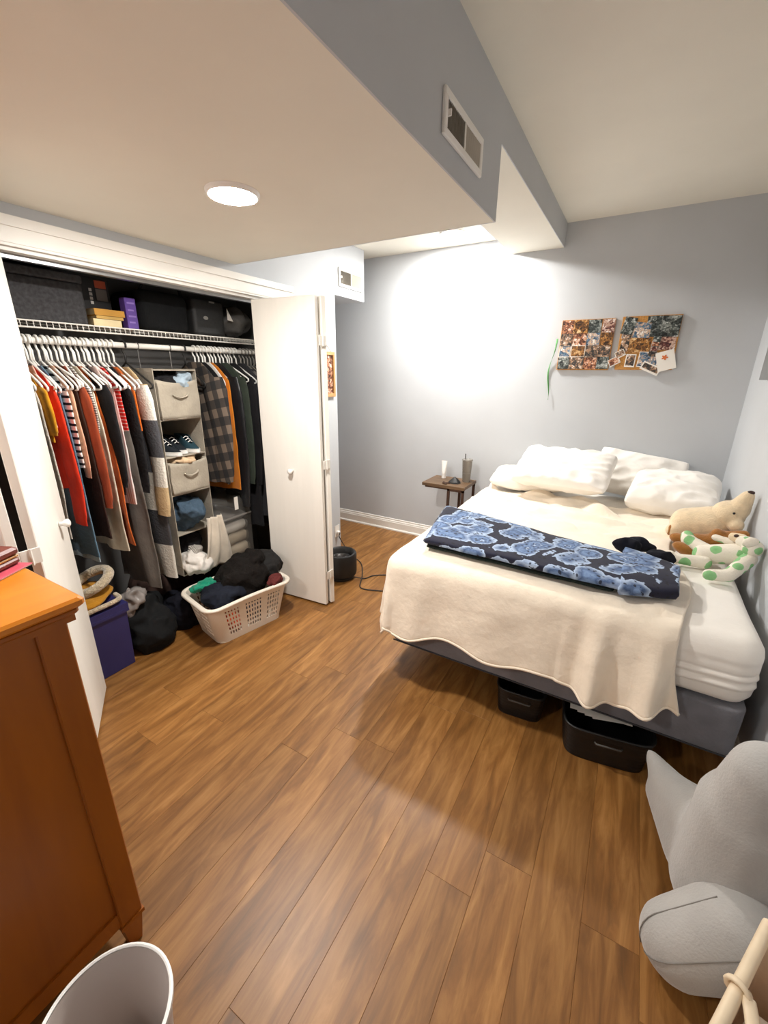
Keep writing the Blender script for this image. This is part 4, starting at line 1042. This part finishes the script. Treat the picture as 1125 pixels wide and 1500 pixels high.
garment('dress', 'very long taupe grey dress reaching near the closet floor', 'dress', 1.243, c_('taupe', '#6b645d', 0.7, 14), 0.33, seed=19, wt=0.13, wb=0.19, fold=0.022)
bm1 = bands('colour_block', [(0.0, '#dcd6cb'), (0.56, '#4a4a4e'), (0.77, '#e2dccf'), (1.0, '#4a4a4e'), (1.28, '#e4dfd5'), (1.50, '#cdb389')])
bm2 = bands('colour_block_sleeve', [(0.0, '#cdb389'), (0.92, '#e6e0d4'), (1.09, '#4c4c50'), (1.29, '#e4dfd5'), (1.47, '#cdb389')])
garment('cardigan', 'chunky colour block cardigan in white, grey and tan', 'cardigan', 1.352, bm1, 0.352, wt=0.185, wb=0.185, t=0.018, seed=20, sleeve=0.755, smat=bm2, rw=0.072, cuff=0.060, sth=0.30)
def plaid():
    m, nt, b = nmat('buffalo_plaid'); tc = N(nt, 'ShaderNodeTexCoord'); mp = N(nt, 'ShaderNodeMapping')
    mp.inputs['Rotation'].default_value = (0, R(12), 0); nt.links.new(tc.outputs['Object'], mp.inputs[0]); sp = N(nt, 'ShaderNodeSeparateXYZ'); nt.links.new(mp.outputs[0], sp.inputs[0])
    outs = []
    xy = N(nt, 'ShaderNodeMath', operation='ADD'); nt.links.new(sp.outputs['X'], xy.inputs[0]); nt.links.new(sp.outputs['Y'], xy.inputs[1])
    for src, f_ in ((xy.outputs[0], 11.5), (sp.outputs['Z'], 9.5)):
        mu = N(nt, 'ShaderNodeMath', operation='MULTIPLY'); mu.inputs[1].default_value = f_; nt.links.new(src, mu.inputs[0])
        fr = N(nt, 'ShaderNodeMath', operation='FRACT'); nt.links.new(mu.outputs[0], fr.inputs[0])
        g = N(nt, 'ShaderNodeMath', operation='GREATER_THAN'); g.inputs[1].default_value = 0.5; nt.links.new(fr.outputs[0], g.inputs[0]); outs.append(g)
    ad = N(nt, 'ShaderNodeMath', operation='ADD'); nt.links.new(outs[0].outputs[0], ad.inputs[0]); nt.links.new(outs[1].outputs[0], ad.inputs[1])
    dv = N(nt, 'ShaderNodeMath', operation='MULTIPLY'); dv.inputs[1].default_value = 0.5; nt.links.new(ad.outputs[0], dv.inputs[0])
    r = ramp(nt, [(0, hexc('#1f1e1f')), (0.3, hexc('#37312d')), (0.8, hexc('#6b5d51'))], 'CONSTANT'); nt.links.new(dv.outputs[0], r.inputs[0])
    nt.links.new(r.outputs[0], b.inputs['Base Color']); b.inputs['Roughness'].default_value = 0.95
    return m
PLD = plaid()
garment('plaid_overshirt', 'brown and black buffalo plaid overshirt right of the hanging organizer', 'jacket', 1.765, PLD, 0.86, wt=0.19, wb=0.20, t=0.024, seed=21, sleeve=0.875, rw=0.105, cuff=0.07, sth=0.36, zt=1.60, x0=-2.375)
garment('shirt', 'white shirt edge between the plaid overshirt and leather jacket', 'shirt', 1.868, c_('white_shirt', '#e5e0da', 0.3), 1.20, seed=22, wt=0.185, zt=1.60)
garment('top', 'black top right of the plaid overshirt', 'top', 1.835, bpy.data.materials['black_cloth'], 0.90, seed=23, sleeve=0.96, zt=1.60, wt=0.195)
garment('dress', 'mustard orange dress strip beside the black leather jacket', 'dress', 1.892, c_('mustard_orange', '#c9761d', 0.4), 0.78, seed=24, wb=0.20, zt=1.60, wt=0.195)
M_lj = plain('black_leather', '#1b1c1f', 0.38, 0.06, 10, 0.5, 20, dist=0.01)
garment('leather_jacket', 'black leather jacket right of the orange dress', 'jacket', 1.945, M_lj, 0.75, t=0.022, seed=25, sleeve=0.65, rw=0.070, cuff=0.046, sth=0.3, zt=1.60, wt=0.195)
garment('jacket', 'dark olive jacket between the leather jacket and the closet door', 'jacket', 2.01, c_('dark_olive', '#3b4239', 0.4), 0.80, seed=26, sleeve=0.80, t=0.016, zt=1.60, wt=0.195)
garment('coat', 'long black coat hanging next to the olive jacket', 'coat', 2.075, bpy.data.materials['black_cloth'], 0.46, seed=27, sleeve=0.78, t=0.022, zt=1.60, wt=0.195)
garment('coat', 'charcoal coat hanging half behind the folded closet door', 'coat', 2.15, c_('charcoal', '#333235', 0.5), 0.52, seed=28, sleeve=0.80, t=0.02, zt=1.60, wt=0.195)
garment('dress', 'dark grey long dress last on the right of the rod', 'dress', 2.225, c_('dark_grey_cloth', '#3c3a3c', 0.5), 0.42, seed=29, wb=0.2)

# ---- hanging organizer
M_org = cloth('greige_canvas', '#a59c8d', 0.3, 70)
OY0, OY1, OX0, OX1 = 1.415, 1.672, -2.66, -2.255
og = thing('hanging_organizer', 'greige fabric hanging shelf organizer in the middle of the closet', 'organizer', ((OX0+OX1)/2, (OY0+OY1)/2, 0.33))
build('side_panel', B().box(OX0, OX1, OY0-0.004, OY0, 0.33, 1.56), M_org, parent=og)
build('side_panel', B().box(OX0, OX1, OY1, OY1+0.004, 0.33, 1.56), M_org, parent=og)
build('back_panel', B().box(OX0-0.004, OX0, OY0, OY1, 0.33, 1.56), M_org, parent=og)
for z in (1.555, 1.285, 1.075, 0.85, 0.60, 0.335):
    build('shelf', B().box(OX0+0.001, OX1, OY0+0.0005, OY1-0.0005, z-0.006, z), M_org, parent=og)
for yy in (1.45, 1.64): build('hook_strap', B().tube([(RX, yy, 1.556), (RX, yy, RZ-0.02)]+[(RX+0.018*math.sin(R(a)), yy, RZ-0.018*math.cos(R(a))) for a in range(0, 300, 40)], 0.003, 6), M_steel, parent=og)
def fbin(label, z0, z1, x1=OX1+0.012):
    t = thing('fabric_bin', label, 'bin', (-2.45, 1.54, z0))
    def f(u, v):
        k = u*4; i = int(k) % 4; s = k-int(k)
        cs = [(-2.64, 1.422), (x1, 1.422), (x1, 1.666), (-2.64, 1.666)]; p, q = cs[i], cs[(i+1) % 4]
        x = p[0]+(q[0]-p[0])*s; y = p[1]+(q[1]-p[1])*s
        n = 0.006*nn((x, y, z0+(z1-z0)*v), 12, z0)
        sag = -0.018*math.sin(s*PI)*v if i == 1 else 0
        return Vector((x+n, y+n*0.3, z0+0.001+(z1-z0)*v+sag))
    b = B().grid(48, 10, f, True); b.box(-2.64, x1, 1.422, 1.666, z0+0.0005, z0+0.003)
    build('bin_body', b, M_org, parent=t, smooth=True, solid=0.003)
    hz = z0+(z1-z0)*0.6
    build('handle', B().tube(spl([(x1+0.004, 1.50, hz+0.005), (x1+0.012, 1.515, hz-0.004), (x1+0.016, 1.545, hz-0.010), (x1+0.012, 1.58, hz-0.002), (x1+0.004, 1.595, hz+0.010)], 4), 0.007, 8, flat=0.45), M_org, parent=t, smooth='all')
    return t
fbin('greige fabric bin with a handle in the top of the organizer', 1.287, 1.50)
fbin('lower greige fabric bin with a handle beneath the shoes', 0.852, 1.045)
def heap(name, label, cat, c, r, seed, mat, amp=0.28, freq=9, parent=None, seg=44, rings=30):
    rnd = random.Random(seed); b = B(); R0 = max(r); c = Vector(c)
    for q in range(6):
        off = Vector((rnd.uniform(-0.5, 0.5)*r[0], rnd.uniform(-0.5, 0.5)*r[1], rnd.uniform(-0.45, 0.3)*r[2])) if q else Vector((0, 0, -r[2]*0.1))
        k = 0.62+0.2*rnd.random(); rot = Matrix.Rotation(rnd.uniform(-0.5, 0.5), 3, 'Z') @ Matrix.Rotation(rnd.uniform(-0.35, 0.35), 3, 'X')
        s_ = rnd.uniform(0, 50)
        def disp(p, s_=s_):
            f_ = 1.1/R0; return R0*0.58*((0.5-abs(nn(p, f_, s_))*1.6)*0.5+0.35*(0.5-abs(nn(p, f_*2.6, s_+7))*1.8)*0.5)
        b.sphere(c+off, (r[0]*k, r[1]*k, r[2]*k), 44, 30, disp, rot)
    o = build(name, b, mat, smooth='all', parent=parent)
    md = o.modifiers.new('remesh', 'REMESH'); md.mode = 'VOXEL'; md.voxel_size = max(0.0035, R0*0.035); md.use_smooth_shade = True
    m2 = o.modifiers.new('smooth', 'SMOOTH'); m2.iterations = 2; m2.factor = 0.5
    return tag(o, label, cat) if label else o
M_bk = bpy.data.materials['black_cloth']
heap('scarf', 'black scarf bunched in the top fabric bin', 'scarf', (-2.36, 1.50, 1.505), (0.09, 0.07, 0.05), 31, M_bk)
heap('top', 'pale blue washed top folded in the top fabric bin', 'top', (-2.33, 1.605, 1.500), (0.085, 0.06, 0.042), 32, cloth('pale_blue', '#9fb0bd', 0.5))
heap('shirt', 'peach shirt on top of the lower fabric bin', 'shirt', (-2.34, 1.54, 1.043), (0.08, 0.085, 0.022), 33, cloth('pale_peach', '#d8bb98', 0.4))
def shoe(label, c, ang, mat, seed):
    e = thing('shoe', label, 'shoe', c, None)
    mtx = Matrix.Translation(c) @ Matrix.Rotation(ang, 4, 'Z')
    def prof(u): # half width along length
        return 0.030+0.012*math.sin(u*PI*1.1)-0.008*(1-u)
    def sole(u, v):
        a = 2*PI*u; x = 0.13*math.cos(a); y = (0.036+0.006*math.cos(a))*math.sin(a); return Vector((x, y, 0.024*v))
    b = B().grid(30, 2, sole, True).prism([(sole(i/30, 0).x, sole(i/30, 0).y) for i in range(30)], 0.0, 0.004).prism([(sole(i/30, 0).x, sole(i/30, 0).y) for i in range(30)], 0.020, 0.024)
    build('sole', b.xf(mtx), M_whitep, parent=e, smooth=True)
    def upper(u, v):
        a = 2*PI*u; k = 1-v*0.35; x0 = 0.122*math.cos(a); tall = 0.075 if x0 < 0 else 0.075-0.4*x0
        x = (x0 if x0 < 0.0 else x0*(1-0.35*v)) if v < 1 else x0*0.9
        x = -0.02+(x0+0.02)*(1-0.42*v*(1 if x0 > -0.02 else 0.15)); y = (0.033+0.005*math.cos(a))*math.sin(a)*(1-0.3*v)
        return Vector((x, y, 0.023+max(0.02, tall)*v))
    build('upper', B().grid(30, 8, upper, True).xf(mtx), mat, parent=e, smooth='all', solid=0.003)
    for k in range(3):
        x = 0.005+0.02*k; build('lace', B().tube([(x, -0.018, 0.080-0.012*k), (x+0.002, 0, 0.090-0.012*k), (x, 0.018, 0.080-0.012*k)], 0.0025, 6).xf(mtx), M_whitep, parent=e)
    return e
M_shoe = cloth('black_canvas', '#20252a', 0.3, 50)
shoe('black sneaker with a white sole, front one on the organizer shelf', (-2.36, 1.475, 1.077), R(10), M_shoe, 1)
shoe('black sneaker with a white sole, middle one on the organizer shelf', (-2.40, 1.555, 1.077), R(2), M_shoe, 2)
shoe('dark teal sneaker at the right of the organizer shoe shelf', (-2.37, 1.63, 1.077), R(-4), cloth('teal_canvas', '#27404a', 0.3, 50), 3)
heap('jeans', 'crumpled blue jeans stuffed in the organizer below the bins', 'jeans', (-2.33, 1.543, 0.705), (0.13, 0.112, 0.10), 34, cloth('blue_jeans', '#46596b', 0.9, 30), 0.35, 9)
heap('trousers', 'black trousers rolled behind the blue jeans', 'trousers', (-2.54, 1.545, 0.67), (0.075, 0.09, 0.055), 35, M_bk)
heap('shirt', 'white shirt crumpled on the lowest organizer shelf', 'shirt', (-2.29, 1.50, 0.400), (0.11, 0.09, 0.065), 36, cloth('white_cotton', '#ddd7d0', 0.6), 0.4, 13)
heap('scarf', 'animal print scarf on the white crumpled shirt', 'scarf', (-2.29, 1.535, 0.462), (0.045, 0.055, 0.022), 37, stripes('animal_print', '#d8d2c8', '#3c3733', 130, 0.5, 'Y'), 0.5, 20)
heap('sweater', 'black sweater pushed into the lowest organizer shelf', 'sweater', (-2.42, 1.57, 0.480), (0.12, 0.09, 0.09), 38, M_bk)
# cream cloth hanging out
def cl(u, v):
    x = -2.243+0.03*math.sin(v*2.5)+0.012*math.sin(u*16+v*2)+0.004; wv_ = 0.055+0.07*v
    return Vector((x+0.02*(1-v)*math.sin(u*PI), 1.665+(u-0.5)*2*wv_-0.02*v, 0.66-0.33*v-0.05*abs(u-0.4)*v))
tag(build('shirt', B().grid(40, 26, cl), cloth('cream_cloth', '#cfc4b4', 0.5), smooth='all', solid=0.004), 'cream shirt hanging out of the organizer above the laundry basket', 'shirt')
# clear storage bag with folded blankets on a dark drawer unit
M_clear, nt_, b_ = nmat('clear_plastic'); b_.inputs['Base Color'].default_value = hexc('#d9d6d0'); b_.inputs['Roughness'].default_value = 0.25
b_.inputs['Transmission Weight'].default_value = 0.85; b_.inputs['Alpha'].default_value = 0.45
bg = thing('storage_bag', 'clear plastic storage bag of folded blankets behind the laundry basket', 'storage bag', (-2.50, 1.86, 0.27))
build('bag_shell', roundbox(-2.72, -2.27, 1.70, 2.02, 0.272, 0.72, 0.04, 0.03), M_clear, parent=bg, smooth=True)
build('zip', B().box(-2.2695, -2.2665, 1.72, 2.0, 0.585, 0.597), plain('grey_zip', '#8e8a85', 0.5), parent=bg)
build('tag', B().box(-2.268, -2.264, 1.86, 1.89, 0.64, 0.73), M_paper, parent=bg)
MBL = [cloth('folded_beige', '#b9ab97', 0.4, 20), cloth('folded_tan', '#a89a86', 0.4, 20), cloth('folded_white', '#c9c3ba', 0.4, 20), cloth('folded_grey', '#6e6a66', 0.4, 20)]
for k, (za, zb_) in enumerate([(0.278, 0.37), (0.372, 0.46), (0.462, 0.54), (0.545, 0.60)]):
    tag(build('folded_blanket', roundbox(-2.69, -2.30, 1.73, 1.99, za, zb_, 0.04, 0.035, disp=lambda p: 0.006*nn(p, 12, k)), MBL[k], smooth='all'),
        ['beige folded blanket at the bottom of the clear bag', 'tan folded blanket second from the bottom of the clear bag', 'off white folded blanket third up in the clear bag', 'grey folded blanket topmost in the clear bag'][k], 'blanket')
cu = thing('drawer_unit', 'low dark plastic drawer unit under the clear storage bag', 'drawers', (-2.50, 1.86, 0))
build('cabinet', B().box(-2.72, -2.29, 1.69, 2.03, 0.001, 0.268, 0.006), M_black, parent=cu)
for z in (0.02, 0.14): 
    d_ = build('drawer', B().box(-2.2895, -2.275, 1.70, 2.02, z, z+0.11, 0.004), plain('smoke_drawer', '#3a3a3c', 0.3), parent=cu)
    build('drawer_handle', B().box(-2.2745, -2.265, 1.83, 1.89, z+0.07, z+0.08), M_black, parent=d_)

# ---- shelf contents
ZSH = SZ+0.003
M_woven = plain('dark_woven', '#3a393b', 0.8, 0.2, 60, 0.8, 70, stretch=(1, 1, 1), dist=0.004)
wvb = thing('woven_box', 'large dark grey woven storage box at the left of the closet shelf', 'box', (-2.58, 0.95, ZSH))
build('box_body', roundbox(-2.76, -2.43, 0.60, 1.235, ZSH+0.001, 1.945, 0.02, 0.01), M_woven, parent=wvb, smooth=True)
build('lid', roundbox(-2.765, -2.425, 0.595, 1.24, 1.946, 1.985, 0.02, 0.01), M_woven, parent=wvb, smooth=True)
build('black_fold', crumple_ball((-2.55, 0.95, 2.02), (0.12, 0.22, 0.034), 41, 0.2, 9), M_bk, smooth='all'); o = bpy.data.objects['black_fold']; o.name = 'folded_coat'; tag(o, 'black folded coat lying on the woven storage box', 'coat')
gb = thing('game_box', 'tall black boxed set with an orange label on the closet shelf', 'box', (-2.60, 1.335, ZSH))
build('box_body', B().box(-2.74, -2.535, 1.262, 1.415, ZSH+0.001, 2.0, 0.002), plain('black_card', '#151314', 0.4, 0.05), parent=gb)
build('orange_label', B().box(-2.5345, -2.5325, 1.345, 1.40, 1.955, 1.99), plain('label_orange', '#b04a26', 0.5), parent=gb)
build('grey_label', B().box(-2.5345, -2.5325, 1.345, 1.40, 1.895, 1.95), plain('label_grey', '#6f6660', 0.5), parent=gb)
for k in range(4): build('white_mark', B().box(-2.5345, -2.5325, 1.312, 1.326, 1.875+0.02*k, 1.889+0.02*k), plain('label_white', '#c9c4bf', 0.5) if k == 0 else bpy.data.materials['label_white'], parent=gb)
M_pages = plain('book_pages', '#e0cda4', 0.8, 0.04, 60)
for k, (za, zb_, ya, yb, col) in enumerate([(ZSH+0.001, 1.795, 1.250, 1.388, '#e0cda0'), (1.797, 1.811, 1.268, 1.402, '#c39c50'), (1.813, 1.843, 1.262, 1.412, '#c58f33')]):
    t = thing('book', ['pale yellow paperback, lowest of three on the closet shelf', 'thin tan paperback, middle of three on the closet shelf', 'ochre yellow paperback, topmost of three on the closet shelf'][k], 'book', (-2.47, 1.33, za))
    build('pages', B().box(-2.525, -2.425, ya+0.002, yb-0.001, za+0.0018, zb_-0.0018), M_pages, parent=t)
    mc = plain('book_cover', col, 0.5)
    build('cover', B().box(-2.527, -2.423, ya, yb, za, za+0.0016), mc, parent=t); build('cover', B().box(-2.527, -2.423, ya, yb, zb_-0.0016, zb_), mc, parent=t)
    build('spine', B().box(-2.423, -2.4215, ya, yb, za, zb_), mc, parent=t)
pbx = thing('purple_box', 'slim purple box standing on the closet shelf beside the paperbacks', 'box', (-2.48, 1.45, ZSH))
build('box_body', B().box(-2.475, -2.425, 1.425, 1.483, ZSH+0.001, 1.915, 0.002), plain('purple_card', '#5c3f92', 0.45, 0.08), parent=pbx)
for k, z in enumerate((1.885, 1.85, 1.82, 1.79)): build('print_line', B().box(-2.4249, -2.4239, 1.435, 1.475-0.008*(k % 2), z, z+0.008), plain('lilac_ink', '#8d74bd', 0.5) if k == 0 else bpy.data.materials['lilac_ink'], parent=pbx)
bagm = cloth('black_nylon', '#18191a', 0.3, 50)
tb_ = thing('duffel_bag', 'large black carry bag on the right of the closet shelf', 'bag', (-2.58, 1.75, ZSH))
build('bag_body', roundbox(-2.76, -2.44, 1.52, 1.83, ZSH+0.001, 1.98, 0.05, 0.05, disp=lambda p: 0.01*nn(p, 7, 2)), bagm, parent=tb_, smooth='all')
build('handle', B().tube(spl([(-2.50, 1.56, 1.975), (-2.49, 1.60, 2.02), (-2.49, 1.70, 2.045), (-2.50, 1.80, 2.02), (-2.51, 1.83, 1.97)]), 0.012, 8, flat=0.5), bagm, parent=tb_, smooth='all')
cs = thing('storage_case', 'square dark grey case with a small pale emblem on the closet shelf', 'case', (-2.58, 1.95, ZSH))
build('case_body', roundbox(-2.75, -2.425, 1.84, 2.075, ZSH+0.001, 1.975, 0.025, 0.02), plain('dark_case', '#242424', 0.6, 0.1, 60), parent=cs, smooth=True)
build('emblem', B().sphere((-2.4245, 1.925, 1.865), (0.001, 0.018, 0.011), 18, 8), plain('pale_emblem', '#8a8882', 0.5), parent=cs, smooth='all')
build('top_tag', B().box(-2.4245, -2.4235, 1.96, 2.0, 1.955, 1.965), bpy.data.materials['pale_emblem'], parent=cs)
tag(build('plastic_bag', crumple_ball((-2.56, 2.24, 1.88), (0.13, 0.135, 0.095), 45, 0.22, 9), plain('grey_bag_plastic', '#5e5c5a', 0.25, 0.15, 12, 0.3, 18, dist=0.01), smooth='all'), 'grey plastic bag crumpled at the right end of the closet shelf', 'bag')
cd = tag(build('card', B().add([(-2.43, 2.10, 1.87), (-2.43, 2.145, 1.865), (-2.43, 2.10, 1.94), (-2.432, 2.10, 1.87), (-2.432, 2.145, 1.865), (-2.432, 2.10, 1.94)], [(0, 1, 2), (5, 4, 3), (0, 3, 4, 1), (1, 4, 5, 2), (2, 5, 3, 0)]), M_paper), 'small white card corner sticking out beside the dark case', 'card')

# ---- closet floor
bx = thing('storage_tub', 'deep blue storage tub on the closet floor behind the near door', 'storage tub', (-2.38, 0.80, 0))
M_tub = plain('navy_tub', '#2c2b5e', 0.45, 0.05)
def tubf2(u, v):
    k = u*4; i = int(k) % 4; s = k-int(k); z = 0.002+0.375*v
    g = 0.965+0.035*v
    hx, hy = 0.215*g, 0.205*g; cs_ = [(-hx, -hy), (hx, -hy), (hx, hy), (-hx, hy)]; p, q = cs_[i], cs_[(i+1) % 4]
    return Vector((-2.385+p[0]+(q[0]-p[0])*s, 0.80+p[1]+(q[1]-p[1])*s, z))
build('tub_body', B().grid(4, 6, tubf2, True).box(-2.585, -2.185, 0.605, 0.995, 0.001, 0.004), M_tub, parent=bx, solid=0.004)
build('rim', B().box(-2.61, -2.16, 0.585, 1.015, 0.345, 0.378).box(-2.17, -2.158, 0.585, 1.015, 0.330, 0.345), M_tub, parent=bx)
M_must = cloth('mustard_fleece', '#a8741c', 0.6, 50)
tag(build('folded_coat', crumple_ball((-2.34, 0.86, 0.425), (0.17, 0.16, 0.038), 51, 0.12, 7), M_must, smooth='all'), 'mustard coat folded on the blue storage tub', 'coat')
M_fur = plain('cream_fur', '#b8a78c', 1.0, 0.15, 60, 1.0, 90, sheen=0.6, dist=0.012)
ring = [(-2.30+0.085*math.cos(2*PI*i/28), 0.925+0.085*math.sin(2*PI*i/28), 0.500+0.035*math.sin(2*PI*i/28)) for i in range(28)]
bf = B()
ringv = [Vector(p) for p in ring]
bf.tube(ringv, [0.024+0.003*nn(p, 60, 1) for p in ringv], 14, True)
tag(build('fur_collar', bf, M_fur, smooth='all'), 'fluffy cream fur trimmed hood lying on the mustard coat', 'hood')
tag(build('fur_edging', B().tube(spl([(-2.175, 0.70, 0.402), (-2.168, 0.85, 0.405), (-2.175, 0.98, 0.408), (-2.24, 1.0, 0.41)]), 0.012, 10), M_fur, smooth='all'), 'cream fur edging strip along the front of the blue tub', 'trim')
tag(build('clear_bag', crumple_ball((-2.27, 1.095, 0.315), (0.04, 0.06, 0.10), 53, 0.5, 14), plain('cloudy_plastic', '#86807c', 0.25, 0.1, 20, 0.4, 20, dist=0.01), smooth='all'), 'cloudy clear plastic bag hanging beside the blue tub', 'bag')
heap('duffel_bag', 'dark soft duffel bag slumped on the closet floor beside the blue tub', 'bag', (-2.42, 1.20, 0.135), (0.22, 0.15, 0.16), 54, bagm, 0.12, 6)
heap('blanket', 'black fleece blanket heaped on the closet floor under the long dress', 'blanket', (-2.33, 1.40, 0.09), (0.15, 0.09, 0.11), 55, M_navy, 0.25, 8)
heap('sweater', 'brown knit heaped at the back of the closet floor', 'sweater', (-2.60, 1.46, 0.16), (0.12, 0.16, 0.14), 56, bpy.data.materials['dark_brown'], 0.2, 8)

# ---- laundry basket
M_bas = plain('basket_plastic', '#e6ddcf', 0.45, 0.02)
LC = Vector((-1.985, 1.585, 0)); LA = R(-12)
lb = thing('laundry_basket', 'white plastic laundry basket full of dark clothes by the closet', 'laundry basket', (LC.x, LC.y, 0))
mL = Matrix.Translation(LC) @ Matrix.Rotation(LA, 4, 'Z')
HX, HY, LH = 0.175, 0.270, 0.262
def rr(u, hx, hy, rc):   # rounded rectangle, u in 0..1
    segs = [2*(hy-rc), PI/2*rc, 2*(hx-rc), PI/2*rc]*2; tot = sum(segs); s = u*tot
    pos = [((hx, -(hy-rc)), (0, 1)), None, ((hx-rc, hy), (-1, 0)), None, ((-hx, hy-rc), (0, -1)), None, ((-(hx-rc), -hy), (1, 0)), None]
    cc = {1: ((hx-rc, hy-rc), 0), 3: ((-(hx-rc), hy-rc), PI/2), 5: ((-(hx-rc), -(hy-rc)), PI), 7: ((hx-rc, -(hy-rc)), 1.5*PI)}
    for i, L in enumerate(segs):
        if s <= L or i == 7:
            if i % 2 == 0:
                (px, py), (dx, dy) = pos[i]; return px+dx*s, py+dy*s, i
            (cx, cy), a0 = cc[i]; a = a0+s/rc; return cx+rc*math.cos(a), cy+rc*math.sin(a), i
        s -= L
NU, NV = 168, 24
b = B(); vs = []
for j in range(NV+1):
    v = j/NV; k = 0.80+0.20*v
    for i in range(NU):
        x, y, sg = rr(i/NU, HX*k, HY*k, 0.06); vs.append((x, y, 0.003+LH*v))
fs = []
for j in range(NV):
    for i in range(NU):
        x, y, sg = rr((i+0.5)/NU, HX, HY, 0.06); hole = False
        if 3 <= j <= 19 and sg % 2 == 0:
            c = y if sg in (0, 4) else x; H = HY-0.06 if sg in (0, 4) else HX-0.06
            cell = (c+H)/(2*H)
            win = any(a < cell < b2 for a, b2 in (((0.02, 0.27), (0.37, 0.63), (0.73, 0.98)) if sg in (0, 4) else ((0.03, 0.44), (0.56, 0.97))))
            hole = win and (i % 2 == 0) and (j % 3 != 0)
        if not hole:
            a = j*NU+i; b2 = j*NU+(i+1) % NU; fs.append((a, b2, b2+NU, a+NU))
b.add(vs, fs)
b.prism([rr(i/60, HX*0.80, HY*0.80, 0.05)[:2] for i in range(60)], 0.002, 0.006)
build('basket_body', b.xf(mL), M_bas, parent=lb, solid=0.004)
rim = [rr(i/84, HX+0.014, HY+0.014, 0.075)[:2] for i in range(84)]
build('rim', B().tube([(x, y, LH+0.003+0.006*math.cos(y*9)) for x, y in rim], 0.0135, 10, True, 0.8).xf(mL), M_bas, parent=lb, smooth='all')
def LP3(x, y, z): q = mL @ Vector((x, y, z)); return (q.x, q.y, q.z)
heap('fleece_jacket', 'big black fleece heaped high in the laundry basket', 'jacket', LP3(-0.025, 0.045, 0.33), (0.135, 0.165, 0.14), 61, cloth('black_fleece', '#15110f', 0.9, 60), 0.10, 7)
heap('jeans', 'charcoal jeans hanging over the far end of the laundry basket', 'jeans', LP3(-0.035, 0.215, 0.335), (0.12, 0.12, 0.10), 62, cloth('charcoal_denim', '#252424', 0.6, 30), 0.22, 9)
heap('shirt', 'dark navy shirt at the near end of the laundry basket', 'shirt', LP3(-0.01, -0.125, 0.252), (0.125, 0.105, 0.065), 63, cloth('navy_shirt', '#1d212c', 0.6, 20), 0.22, 9)
heap('shirt', 'emerald green shirt on top of the dark navy shirt', 'shirt', LP3(-0.075, -0.175, 0.300), (0.052, 0.075, 0.022), 64, cloth('emerald', '#178a6c', 0.6, 30), 0.3, 16)
heap('top', 'maroon printed top draped on the rim of the laundry basket', 'top', LP3(0.145, 0.17, 0.287), (0.035, 0.06, 0.034), 65, cloth('maroon', '#5c2a28', 0.7, 40), 0.35, 18)
heap('top', 'orange red clothing bunched inside the basket near the front corner', 'top', LP3(0.045, -0.13, 0.10), (0.085, 0.085, 0.085), 66, cloth('coral', '#d8552c', 0.6), 0.2, 9)
heap('towel', 'dark grey towel packed in the lower half of the laundry basket', 'towel', LP3(0.0, 0.07, 0.115), (0.095, 0.11, 0.085), 67, cloth('slate', '#45434a', 0.6), 0.15, 9)
